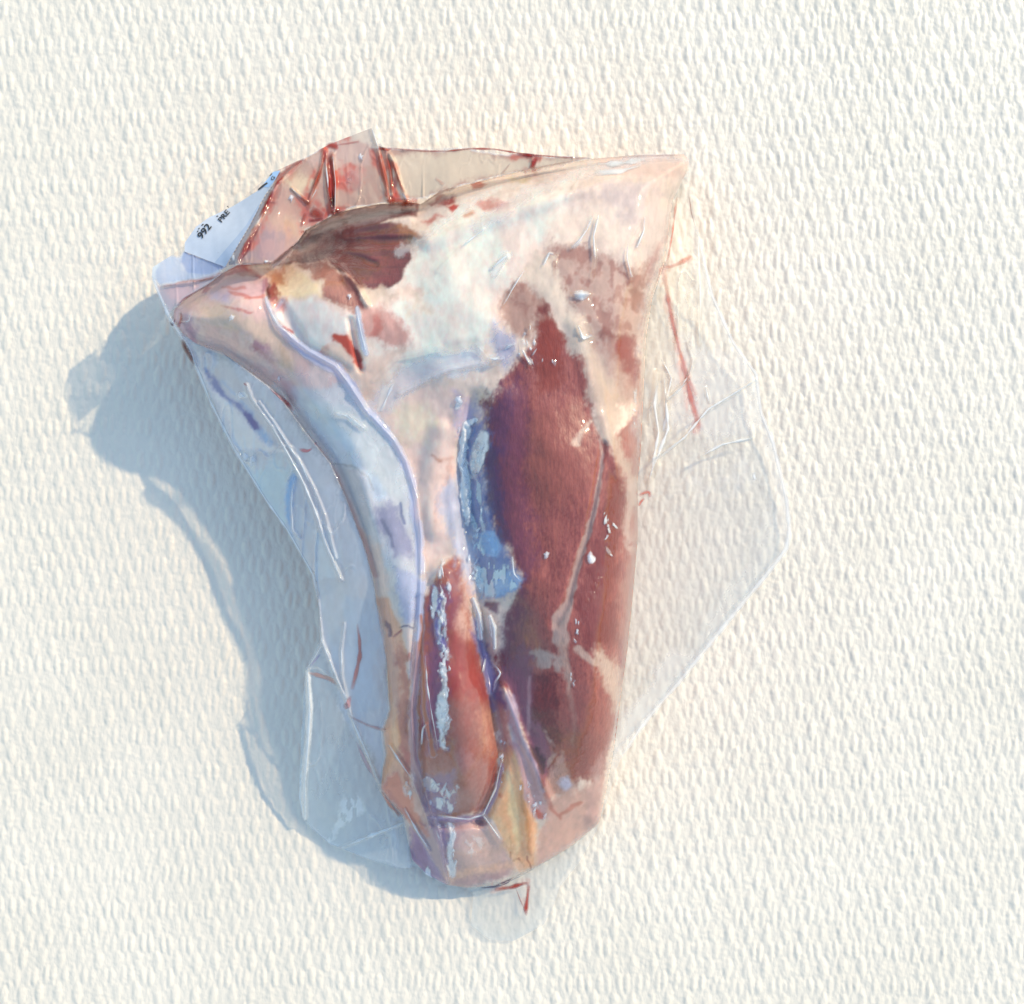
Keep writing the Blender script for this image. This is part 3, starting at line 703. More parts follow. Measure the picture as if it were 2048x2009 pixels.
# stretched sheet: free parts of the film run over these points
FT = [(306, 545, 205), (340, 639, 220), (363, 675, 205), (391, 731, 175), (422, 807, 150), (470, 901, 125), (533, 1002, 140), (574, 1059, 155), (630, 1150, 155), (640, 1270, 150),
      (612, 1340, 135), (600, 1480, 98), (600, 1600, 40), (625, 1660, 14), (660, 1690, 10), (730, 1716, 24), (830, 1740, 60), (690, 1410, 150), (690, 1300, 180), (700, 1500, 120), (770, 1640, 50), (700, 1620, 60),
      (500, 780, 225), (560, 860, 210), (620, 940, 210), (665, 1080, 205), (710, 1250, 200), (700, 1180, 205),
      (370, 505, 190), (400, 450, 165), (470, 410, 150), (546, 345, 140), (449, 534, 235), (475, 526, 262), (520, 437, 225), (554, 359, 195), (605, 318, 175), (661, 288, 175), (743, 258, 180), (765, 293, 172),
      (879, 302, 185), (1036, 307, 215), (1188, 318, 225), (1273, 311, 195), (1367, 310, 165), (1378, 335, 150), (600, 440, 190), (700, 350, 180), (800, 360, 190), (900, 340, 205),
      (1393, 454, 70), (1424, 591, 40), (1466, 686, 26), (1512, 749, 20), (1559, 950, 12), (1574, 1045, 10), (1561, 1129, 8), (1509, 1213, 7), (1410, 1300, 7), (1300, 1432, 7),
      (1350, 520, 110), (1330, 700, 70), (1400, 800, 40), (1320, 950, 60), (1300, 1100, 40), (1420, 1000, 22), (1290, 1300, 30), (1250, 1480, 24),
      (1215, 1600, 20), (1193, 1665, 14), (1120, 1773, 8), (1086, 1851, 6), (1026, 1883, 5), (979, 1880, 5), (941, 1851, 6), (947, 1795, 12), (1000, 1820, 12)]
FS = tps(FT, G.X, G.Y, 0.0002)
FS = np.maximum(FS, 4)
Hd = gblur(Hm, 3)
over = np.maximum(H + 1.6, gblur(np.where(sdM > -3, H, FS), 5) + 1.0)     # over the meat it bridges the small hollows
k = ss((sdM + 1.0) / 5.0)
F = np.where(sdM > 0, over, FS)
F = FS * (1 - k) + over * k
F = np.where(sdM > 0, np.maximum(F, H + 1.6), np.maximum(FS, 3.5))

SLK = region("N 1379,345 1345,400 1329,522 1304,598 1292,677 1285,819 1281,905 1274,968 1275,1078 1264,1204 1254,1300 1243,1379 1231,1476 1215,1568 1199,1640 1195,1652 1136,1699 1070,1737 1042,1753 1004,1772 931,1778 900,1800 900,2000 1700,2000 1700,345")
FC = np.zeros((G.h, G.w, 3)); FC[:] = lin((214, 222, 236)); FA = np.full((G.h, G.w), 0.022)
def fz(pts, dz, r0=4, soft=None):
    sl, m = G.bump(P(pts), r0); F[sl] += dz * m
def fp(kind, pts, rgb, al, soft=8, warp=3, r0=5, mod=None, mx=True):
    pts = P(pts) if isinstance(pts, str) else pts
    sl, m = (G.poly(pts, soft, warp) if kind == 'p' else G.stroke(pts, soft, warp, r0))
    if mod is not None: m = m * np.clip(mod[sl], 0, 1)
    a0 = FA[sl]; a1 = a0 * (1 - m) + al * m
    FC[sl] = FC[sl] * (1 - m[..., None]) + lin(rgb) * m[..., None]
    FA[sl] = a1

out_m = ss(-sdM / 3)
# slack film right of the meat, lying over the cloth
fp('p', "N 1378,320 1400,454 1430,591 1470,686 1515,749 1562,950 1576,1045 1565,1129 1510,1215 1300,1440 1190,1670 1100,1820 1060,1890 930,1890 930,1780 1070,1735 1195,1650 1254,1300 1275,1078 1281,905 1286,700 1300,598 1329,522", (238, 234, 226), .24, 6, 0)
fp('p', "N 1360,420 1380,470 1400,600 1440,700 1400,800 1370,900 1290,930 1285,820 1300,600", (232, 228, 218), .42, 30, 8)
fp('p', "D 860,-100 1200,60 1310,190 1350,420 1250,520 1000,590 760,500 720,100", (228, 228, 230), .5, 30, 8)
fp('s', "D 1290,180,8 1340,400,12 1420,640,16 1490,900,14 1500,1150,14", (240, 241, 244), .45, 26, 4)
fp('p', "D 760,750 1000,620 1200,620 1290,800 1200,950 900,900", (230, 230, 230), .4, 40, 10, mod=mott(.2, 2))
fp('p', "D 1400,980 1450,1300 1200,1700 1040,1900 900,1900 1060,1600 1260,1380", (238, 236, 230), .5, 36, 6)
fp('p', "N 1270,1470 1410,1300 1345,1300 1240,1440 1225,1540", (238, 238, 240), .55, 24, 6)
fp('p', "N 1195,1655 1215,1600 1200,1680 1160,1730 1120,1780 1090,1860 1030,1890 970,1886 938,1855 945,1785 1004,1770 1070,1735", (234, 230, 224), .45, 26, 4)
# top web of film, fouled with meat juice
fp('p', "N 478,532 520,437 554,359 605,318 661,288 765,292 879,302 1036,307 1188,318 1040,343 976,359 879,387 753,409 677,425 611,460 595,482 545,527", (178, 142, 130), .88, 5, 2)
fp('p', "N 780,300 1188,318 1040,343 976,359 879,384 800,400 760,380", (206, 186, 166), .86, 18, 5)
fp('p', "N 490,520 530,450 600,480 545,527", (158, 130, 136), .92, 24, 5)
fp('p', "R 640,560 760,520 900,560 880,640 760,640", (206, 186, 158), .9, 26, 6)
fp('p', "R 1200,500 1330,440 1400,560 1340,660 1200,680 1160,600", (192, 124, 116), .85, 40, 10)
fp('p', "N 661,290 743,256 765,292", (200, 180, 168), .6, 5, 2)
fp('p', "N 605,320 661,290 700,280 750,290 740,330 640,330", (190, 156, 148), .85, 16, 3)
# left web of film hanging from the knuckle, sky reflection painted as bluish milk
LW = "N 340,639 363,674 391,731 422,807 470,901 533,1002 574,1059 630,1155 636,1201 645,1280 610,1340 600,1484 596,1578 601,1632 660,1690 749,1720 825,1738 815,1673 806,1632 762,1581 768,1515 762,1462 777,1420 774,1326 762,1263 752,1200 746,1154 724,1081 692,996 661,927 623,880 560,795 538,775 488,737 444,705 390,686 362,667"
fp('p', LW, (218, 220, 230), .56, 6, 2)
fp('p', "N 640,1280 610,1345 596,1480 590,1578 600,1640 690,1705 749,1722 830,1738 815,1673 700,1440", (218, 224, 232), .30, 14, 4)
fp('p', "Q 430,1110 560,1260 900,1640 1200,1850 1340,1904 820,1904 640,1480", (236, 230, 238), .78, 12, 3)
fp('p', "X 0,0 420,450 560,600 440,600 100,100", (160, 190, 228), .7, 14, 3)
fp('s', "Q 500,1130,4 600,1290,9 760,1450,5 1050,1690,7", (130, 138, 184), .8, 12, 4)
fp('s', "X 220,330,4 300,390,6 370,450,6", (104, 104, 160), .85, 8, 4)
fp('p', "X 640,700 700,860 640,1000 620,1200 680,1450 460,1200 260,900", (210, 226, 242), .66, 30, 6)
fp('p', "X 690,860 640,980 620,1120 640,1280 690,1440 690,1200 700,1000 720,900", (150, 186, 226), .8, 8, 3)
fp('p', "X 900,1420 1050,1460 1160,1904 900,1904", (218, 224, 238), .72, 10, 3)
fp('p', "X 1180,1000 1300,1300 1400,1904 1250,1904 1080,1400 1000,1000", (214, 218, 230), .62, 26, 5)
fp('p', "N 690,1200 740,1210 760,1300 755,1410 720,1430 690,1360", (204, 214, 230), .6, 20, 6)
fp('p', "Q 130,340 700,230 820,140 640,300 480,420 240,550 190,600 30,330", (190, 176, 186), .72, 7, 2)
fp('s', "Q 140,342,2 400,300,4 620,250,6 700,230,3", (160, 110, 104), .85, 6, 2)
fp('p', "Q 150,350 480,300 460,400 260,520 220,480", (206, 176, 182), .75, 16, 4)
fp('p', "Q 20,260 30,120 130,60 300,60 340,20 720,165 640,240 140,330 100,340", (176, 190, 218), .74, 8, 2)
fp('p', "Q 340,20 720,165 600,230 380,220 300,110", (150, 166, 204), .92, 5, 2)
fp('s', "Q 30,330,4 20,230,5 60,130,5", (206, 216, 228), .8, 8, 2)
# milky veil over the knuckle and along the bone up to the long fold
FOLD = "Q 1085,270 1085,380 1110,500 1160,600 1220,730 1300,790 1400,880 1500,960 1620,1030 1760,1110 1850,1220 C 560,210 720,380 800,520 870,750 895,1000 895,1250 890,1400 880,1560 E 862,350 830,700 850,1000 920,1200 1000,1450 1070,1790"
veil = P(FOLD) + P("E 1000,1810 900,1500 780,1400 640,1210 770,900 N 774,1326 752,1200 724,1081 661,927 560,795 444,705 362,667 348,620 375,595 444,548 469,532")
fp('p', veil, (206, 208, 226), .16, 8, 2)
fp('p', "Q 280,820 500,850 700,960 900,1100 1200,1200 1500,1100 1800,1150 1850,1250 C 720,380 840,640 880,1000 880,1400 800,1500 640,1100 480,850 300,520 0,110 Q 800,1100 500,980 380,900", (210, 214, 230), .30, 30, 6)
fp('p', "C 100,100 300,120 560,230 720,400 830,700 800,800 640,700 500,500 300,330", (206, 220, 234), .30, 30, 6)
fp('s', "Q 1100,450,3 1160,600,5 1230,740,6 1400,890,9 1620,1040,14 1790,1140,12 C 620,270,8 760,440,7 840,650,8 875,900,8 890,1200,9 885,1450,8 E 870,250,7", (190, 196, 224), .70, 8, 2)
fp('s', "E 862,300,8 850,700,10 870,950,10 900,1200,8 980,1450,8 1060,1780,5", (196, 172, 186), .55, 12, 3)
fp('s', "E 890,100,3 890,300,4 930,700,5 985,980,5", (206, 140, 116), .6, 6, 2)
fp('p', "E 820,1160 900,1250 1000,1550 1070,1790 940,1600 800,1330 780,1250", (222, 196, 188), .6, 8, 2)
fp('p', "U 800,1360 940,1200 1040,1400 1180,1700 1000,1560 900,1480", (226, 170, 156), .45, 14, 3)
# grey sheen of the folds over the middle, painted into the film tint
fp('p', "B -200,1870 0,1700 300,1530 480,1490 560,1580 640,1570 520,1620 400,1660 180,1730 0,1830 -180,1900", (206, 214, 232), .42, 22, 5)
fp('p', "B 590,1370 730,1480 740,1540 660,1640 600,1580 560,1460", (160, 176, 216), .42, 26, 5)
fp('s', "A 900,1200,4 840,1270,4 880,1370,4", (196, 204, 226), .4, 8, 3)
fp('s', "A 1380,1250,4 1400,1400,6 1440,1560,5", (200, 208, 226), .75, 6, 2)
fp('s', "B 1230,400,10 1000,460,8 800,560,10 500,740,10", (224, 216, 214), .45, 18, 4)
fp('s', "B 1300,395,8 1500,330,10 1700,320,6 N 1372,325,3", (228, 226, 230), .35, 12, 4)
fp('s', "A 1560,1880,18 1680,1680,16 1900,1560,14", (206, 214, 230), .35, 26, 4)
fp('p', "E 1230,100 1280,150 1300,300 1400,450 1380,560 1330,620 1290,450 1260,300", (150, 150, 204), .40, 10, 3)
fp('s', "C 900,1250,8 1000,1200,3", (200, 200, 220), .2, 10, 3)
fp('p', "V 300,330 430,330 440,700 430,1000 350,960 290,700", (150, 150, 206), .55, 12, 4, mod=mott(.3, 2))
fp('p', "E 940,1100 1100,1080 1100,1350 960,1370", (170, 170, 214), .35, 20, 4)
def smear(s_, rgb, al, k=2.0, soft=14, warp=4, mod=None):
    q = [(p[0], p[1], (p[2] if len(p) > 2 else 5) * k) for p in P(s_)]
    sl, m = G.stroke(q, soft, warp)
    if mod is not None: m = m * np.clip(mod[sl], 0, 1)
    m = m * al; a0 = FA[sl]; a1 = a0 + m - a0 * m
    kk = (m / np.maximum(a1, 1e-3))[..., None]
    FC[sl] = FC[sl] * (1 - kk) + lin(rgb) * kk; FA[sl] = a1
cl = np.clip(0.55 + 1.2 * n_mid + 0.5 * n_big, 0, 1)
for s_ in ("R 800,372,3 700,430,6 600,510,8 540,590,8 500,660,7 430,830,10 330,1060,10 210,1290,8", "R 1000,280,6 980,400,7 930,560,8 860,720,7", "R 1050,290,10 1050,420,9 1060,700,10 1075,880,8",
           "R 1000,250,6 1060,235,9 1120,270,8", "R 1500,262,5 1600,290,6", "R 1585,330,6 1620,440,10 1640,700,9", "R 1510,330,5 1590,640,8 1610,760,9", "R 1590,750,12 1740,790,12 1850,790,7",
           "R 760,720,6 870,850,14 930,900,16 990,920,10", "R 820,880,6 770,1030,9 800,1060,8", "R 1050,880,8 1150,880,8", "R 1110,240,5 1330,205,4", "R 1200,560,20 1260,640,14", "B 740,280,4 880,290,4 850,330,7 830,378,7"):
    smear(s_, (188, 62, 44), .55, 1.5, 12, 5, cl)
for s_ in ("W 1560,640,7 1720,600,7 1830,530,5", "W 1560,650,7 1600,950,7 1700,1400,6 1860,1900,7", "D 830,80,6 900,330,10 945,520,8", "F 280,1520,7 380,1510,7 480,1480,6 490,1600,7"):
    smear(s_, (206, 100, 86), .4, 1.3, 8, 3, cl)
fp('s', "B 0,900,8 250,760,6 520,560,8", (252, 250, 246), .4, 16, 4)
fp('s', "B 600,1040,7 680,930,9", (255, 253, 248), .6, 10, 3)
smear("R 480,520,30 620,700,40 700,900,50 560,1200,40", (196, 150, 142), .25, 1.2, 60, 8, cl)
def crink(cell, sharp, seed):
    a = vnoise(G.h, G.w, cell * 2.4, cell * .8, seed, 2, .4); return np.clip(1 - np.abs(a) * sharp, 0, 1) ** 2
ck1 = crink(26, 7, 81); ck2 = crink(13, 5, 82)
zone_web = ss(np.clip(-sdM / 10, 0, 1)) * (SLK <= 0)
zone_slk = ss(np.clip(-sdM / 10, 0, 1)) * (SLK > 0)
upper = np.clip((1150 - G.Y) / 250, 0, 1)
gate = np.clip(0.3 + 1.3 * vnoise(G.h, G.w, 60, 60, 83, 2), 0, 1)
cr_amt = gate * (0.8 * zone_web + zone_slk * (0.15 + 0.85 * upper))
F += cr_amt * (6.0 * ck1 + 1.6 * ck2) + (sdM > 0) * gate * (1.1 * ck1 + 0.4 * ck2)
FA[:] = FA + (1 - FA) * np.clip(cr_amt * (0.35 * ck1 + 0.18 * ck2), 0, .5)
jag = np.clip(0.55 + 1.9 * (0.8 * vnoise(G.h, G.w, 16, 5, 71, 2) + 0.25 * vnoise(G.h, G.w, 5, 2, 72, 2)), 0, 1)
jag = ss(np.clip(jag * 1.6 - 0.45, 0, 1))
GLARE = (250, 253, 255)  # white-blue sky glare, painted into the film tint by the strokes below
fp('s', "V 395,150,4 400,250,5 385,340,7 405,420,6 402,600,7 400,800,10 400,900,10 415,1100,8 410,1200,9", GLARE, .9, 10, 5, mod=jag)
fp('s', "V 408,1190,6 430,1340,7 425,1420,10 432,1550,10 440,1700,8 445,1860,5", GLARE, .95, 7, 6, mod=np.clip(jag + .55, 0, 1))
fp('s', "V 330,360,7 310,500,6 290,640,4", GLARE, .85, 5, 4, mod=jag)
fp('s', "C 1240,235,5 1185,270,7 1168,350,8 1155,500,8 1165,600,8 1185,760,10 1205,860,8", GLARE, .95, 5, 3)
fp('s', "C 1275,350,10 1262,480,15 1245,580,12", GLARE, .95, 8, 4, mod=np.clip(jag + .6, 0, 1))
fp('s', "V 690,470,4 760,620,6 770,840,5", GLARE, .9, 4, 2)
fp('s', "V 865,640,3 890,740,7 900,940,3", GLARE, .9, 4, 2)
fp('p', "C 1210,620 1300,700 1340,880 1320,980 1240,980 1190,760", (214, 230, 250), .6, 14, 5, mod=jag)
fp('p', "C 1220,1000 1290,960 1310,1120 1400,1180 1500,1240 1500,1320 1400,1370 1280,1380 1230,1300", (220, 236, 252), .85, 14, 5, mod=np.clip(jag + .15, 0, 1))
fp('p', "C 1330,1290 1420,1260 1430,1330 1340,1380", GLARE, .9, 14, 6, mod=np.clip(jag + .3, 0, 1))
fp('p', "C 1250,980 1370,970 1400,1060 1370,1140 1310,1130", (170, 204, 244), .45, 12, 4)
fp('s', "E 960,1140,10 980,1180,10", GLARE, .9, 5, 4, mod=np.clip(jag + .4, 0, 1))
fp('s', "E 990,1270,8 1060,1330,9", GLARE, .9, 5, 4, mod=np.clip(jag + .2, 0, 1))
fp('s', "E 1080,1240,8 1110,1200,5", GLARE, .7, 5, 4, mod=jag)
fp('s', "E 1050,1440,7 1080,1500,6 1075,1560,5 1085,1660,5 1110,1740,7", GLARE, .8, 5, 4, mod=np.clip(jag + .2, 0, 1))
fp('s', "E 930,1680,8 970,1740,7", GLARE, .8, 5, 4, mod=jag)
fp('s', "E 1180,1540,7 1240,1560,8 1220,1620,6", GLARE, .45, 8, 6, mod=jag)
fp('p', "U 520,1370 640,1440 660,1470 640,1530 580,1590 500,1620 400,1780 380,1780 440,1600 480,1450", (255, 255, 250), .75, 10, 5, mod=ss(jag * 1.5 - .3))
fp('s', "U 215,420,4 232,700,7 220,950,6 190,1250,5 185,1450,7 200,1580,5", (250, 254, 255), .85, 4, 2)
fp('s', "X 200,150,6 230,165,4", GLARE, .9, 4, 3)
fp('s', "X 230,730,10 310,790,9", GLARE, .6, 12, 6)
fp('s', "C 640,200,4 660,130,6 720,20,4", GLARE, .5, 8, 4)
fp('s', "C 1125,160,5 1140,110,5", GLARE, .8, 6, 3)
FA = np.where((SLK > 0) & (sdM < 0), FA * 0.55, FA)
FA[:] = FA * (1 + 0.10 * n_big + 0.06 * n_mid)
FA[:] = np.clip(FA, 0.02, 0.97)

# folds and creases pressed into the sheet
def ridge(s_, dz, r): fz(s_, dz, r)
ridge(FOLD, 8, 7)
ridge("X 250,50 300,180 500,450 640,700 800,1000 900,1250 1000,1560 1150,1904", 12, 6)
ridge("X 370,210 520,420 660,640 770,800 900,1050 1000,1300 1100,1700", 7, 5)
ridge("X 690,860 640,960", 5, 4); ridge("X 720,930 690,1050 680,1200 690,1430 770,1520", 6, 4)
ridge("X 930,1400 905,1600 905,1904 N 636,1201 643,1277", 5, 4)
ridge("U 305,0 325,150 530,660 620,900 760,1230 930,1560", 8, 5)
ridge("U 510,30 485,250 490,450 530,620", 7, 4)
ridge("U 220,400 340,200", 4, 4); ridge("U 220,395 300,390 450,480", 4, 4)
ridge("U 215,400 235,700 220,1000 195,1300 200,1570", 9, 7)
ridge("U 480,1810 700,1720 1000,1600", 6, 5)
ridge("U 865,990 940,1110 1050,1270 1120,1450 1190,1650", 8, 5)
ridge("U 990,1500 1100,1700 1190,1840", 6, 4)
ridge("R 990,270 960,450 850,770", 8, 5); ridge("R 1010,300 1010,450 1030,700 1080,910", 8, 5); ridge("R 1070,330 1100,600 1090,910", 8, 5)
ridge("R 680,650 840,790", 6, 4); ridge("R 1450,90 1500,260 1580,600 1600,760", 8, 6); ridge("R 1570,290 1620,500 1640,720", 6, 4); ridge("R 1620,330 1700,560 1780,770", 7, 5)
ridge("R 800,370 540,600 380,930 150,1370", 8, 6)
ridge("B -120,215 -40,320 0,450", 6, 5)
ridge("Q 130,340 400,310 700,230", 8, 6); ridge("Q 190,660 260,520 480,420 700,260 850,140", 8, 6)
ridge("Q 190,640 330,860 440,1110", 8, 5)
ridge("W 680,460 830,280 900,140", 6, 6); ridge("W 940,140 890,350 905,580 880,750", 6, 5)
ridge("W 1380,170 1370,300 1300,460 1300,680", 5, 4); ridge("W 1340,200 1220,400 1210,560 1255,740", 5, 4)
ridge("W 410,640 470,510 530,530 530,700", 5, 5); ridge("W 30,1010 130,830 240,660", 6, 4)
ridge("W 740,1190 790,1330 890,1300 860,1200", 5, 4); ridge("W 690,900 860,900", 7, 6)
ridge("W 210,1330 210,1430 300,1600", 5, 5); ridge("W 280,1190 290,1260", 6, 4)
ridge("W 0,1420 60,1390 130,1380", 6, 4)
ridge("B 250,1010 380,880 530,760", 6, 6); ridge("B 590,1000 680,920", 7, 6); ridge("B 620,1050 690,940", 5, 4)
ridge("B 480,1490 560,1580 640,1580", 10, 8); ridge("B 0,1800 300,1650 620,1590", 8, 9); ridge("A 1500,1700 1640,1560 1900,1500 B 300,1530 480,1490", 8, 9)
ridge("V 240,1000 260,1300 300,1550 360,1880", 6, 5); ridge("V 200,1880 210,1700 250,1660 270,1800", 6, 5)
ridge("V 860,640 900,760 900,960", 8, 6); ridge("V 690,440 760,640 780,860", 8, 6); ridge("V 960,1180 890,1080 950,1150 890,1340", 7, 5); ridge("V 810,1020 780,1180", 6, 4)
ridge("V 1060,0 1080,240 1140,300", 8, 6)
ridge("V 370,250 395,140 415,280", 7, 6)
ridge("E 960,1385 1150,1395 1290,1370 1360,1200 1410,1020", 8, 5); ridge("E 1290,1370 1400,1530", 8, 5)
ridge("E 1440,950 1500,1150 1590,1400", 5, 4)
ridge("D 730,100 770,180 740,320 880,180 910,60", 9, 5); ridge("D 740,320 880,170", 8, 4); ridge("D 1310,190 1000,380 850,560 640,700", 7, 5); ridge("D 1290,560 1100,600 950,680", 6, 4)
ridge("D 680,150 660,350 690,540 620,830", 9, 10); ridge("D 720,150 750,500 640,820", 7, 8); ridge("D 990,250 1010,330", 5, 5)
ridge("B 1730,570 1690,980", 5, 4); ridge("B 1815,430 1880,760 N 1395,560 1400,690", 5, 4)
ridge("B 1870,1000 1900,1500", 5, 6)
ridge("C 360,220 440,230 530,310", 8, 6); ridge("C 460,70 560,220", 5, 5)
ridge("C 1170,330 1150,560 1180,700 1200,900", 6, 7)
ridge("Q 380,600 380,690 300,690", 5, 5)
ridge("B 1080,540 1160,400 1330,380 1520,320", 6, 7)
# uneven air pockets that give broken highlights along the shaft and the flank of the muscle
rough = vnoise(G.h, G.w, 5, 4, 61, 3)
for s_, a_, r_ in (("V 390,300,22 400,600,20 400,900,18 410,1200,18 430,1500,22 440,1850,22", 5.0, 20), ("C 1220,280,30 1220,600,34 1240,900,40 1300,1250,44", 5.5, 30),
                   ("E 990,1100,26 1060,1250,30 1060,1450,30 1100,1750,24", 3.5, 20), ("D 380,1050,22 380,1300,18 160,1800,14", 3.5, 12),
                   ("W 760,1000,40 820,1250,40", 3.5, 30), ("W 260,1450,22 300,1600,20", 4.0, 20), ("F 440,800,20 600,1080,24 590,1290,16", 3.0, 20), ("F 320,500,14 330,800,16", 3.0, 12)):
    sl, m = G.bump(P(s_), r_); F[sl] += a_ * m * rough[sl]
F += 0.5 * vnoise(G.h, G.w, 30, 26, 62, 3)
F += out_m * 2.2 * vnoise(G.h, G.w, 40, 30, 63, 2)
F = np.maximum(F, 3.2)
F = np.where(sdM > 0, np.maximum(F, H + 1.3), F)

bag = thing('vacuum_bag', 'clear wrinkled vacuum bag with blood in its folds and a printed paper label', 'plastic bag')
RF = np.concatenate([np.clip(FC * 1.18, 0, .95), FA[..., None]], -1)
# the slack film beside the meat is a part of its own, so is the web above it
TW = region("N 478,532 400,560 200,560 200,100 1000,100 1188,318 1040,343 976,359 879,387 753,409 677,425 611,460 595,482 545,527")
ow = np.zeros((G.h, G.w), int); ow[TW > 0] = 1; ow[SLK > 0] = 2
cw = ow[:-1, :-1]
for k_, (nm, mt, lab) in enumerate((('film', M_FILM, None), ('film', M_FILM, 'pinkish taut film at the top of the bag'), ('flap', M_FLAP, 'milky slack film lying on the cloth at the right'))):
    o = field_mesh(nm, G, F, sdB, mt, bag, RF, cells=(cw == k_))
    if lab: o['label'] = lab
# under side of the bag
din = np.clip(sdB, 0, None)
FB = np.minimum(F * np.exp(-din / 70.0) + 1.5, F - 1.5); FB = np.maximum(FB, 1.2)
RB = np.concatenate([np.broadcast_to(lin((205, 214, 228)), (G.h, G.w, 3)), np.full((G.h, G.w, 1), 0.02)], -1)
o = field_mesh('back_film', G, FB, sdB - 1.5, M_FLAP, bag, RB, step=3)
o['label'] = 'under side of the bag'

# ------------------------------------------------------------------ ribbons: blood caught in folds, doubled creases with gloss painted in
def ribbon(name, pts, rgb, al, mat, parent, dz=1.2, dome=0.5, r0=4, fade=0.25, seed=0, jit=0.15, wide=1.0):
    q = P(pts); q = [(p[0], p[1], p[2] if len(p) > 2 else r0) for p in q]
    a = np.array(q)
    seg = np.sqrt(((a[1:, :2] - a[:-1, :2]) ** 2).sum(1)); s_ = np.concatenate([[0], np.cumsum(seg)])
    n = max(4, int(s_[-1] / 3.0)); t = np.linspace(0, s_[-1], n)
    px = np.interp(t, s_, a[:, 0]); py = np.interp(t, s_, a[:, 1]); pr = np.interp(t, s_, a[:, 2]) * wide
    for _ in range(2):
        if n > 6:
            px[1:-1] = (px[:-2] + 2 * px[1:-1] + px[2:]) / 4; py[1:-1] = (py[:-2] + 2 * py[1:-1] + py[2:]) / 4
    r = np.random.default_rng(seed + int(a[0, 0]))
    nz = np.interp(t, np.linspace(0, s_[-1], max(3, n // 4)), r.uniform(-1, 1, max(3, n // 4)))
    pr = pr * (1 + jit * 2 * nz)
    tx = np.gradient(px); ty = np.gradient(py); L = np.sqrt(tx ** 2 + ty ** 2) + 1e-9
    nx, ny = -ty / L, tx / L
    k = 7; us = np.linspace(-1, 1, k)
    V = []; Cc = []
    ends = np.clip(np.minimum(np.arange(n), np.arange(n)[::-1]) / max(1, n * fade), 0, 1)
    for i in range(n):
        x = px[i] + nx[i] * us * pr[i]; y = py[i] + ny[i] * us * pr[i]
        z = G.sample(F, x, y) + dz + dome * pr[i] * (1 - us ** 2)
        V.append(world(x, y, z))
        al_ = al * (1 - np.abs(us) ** 2.2) * ends[i] ** 0.6 * (1 + 0.25 * nz[i])
        Cc.append(np.concatenate([np.broadcast_to(lin(rgb), (k, 3)), np.clip(al_, 0, 1)[:, None]], 1))
    co = np.concatenate(V); col = np.concatenate(Cc)
    ix = np.arange(n * k).reshape(n, k)
    Fc = np.stack([ix[1:, :-1], ix[1:, 1:], ix[:-1, 1:], ix[:-1, :-1]], -1).reshape(-1, 4)
    if ty.sum() * 0 == 0:
        v = co[Fc[0]]; nrm = np.cross(v[1] - v[0], v[2] - v[0])
        if nrm[2] < 0: Fc = Fc[:, ::-1]
    return raw_mesh(name, co, Fc, mat, parent, col)

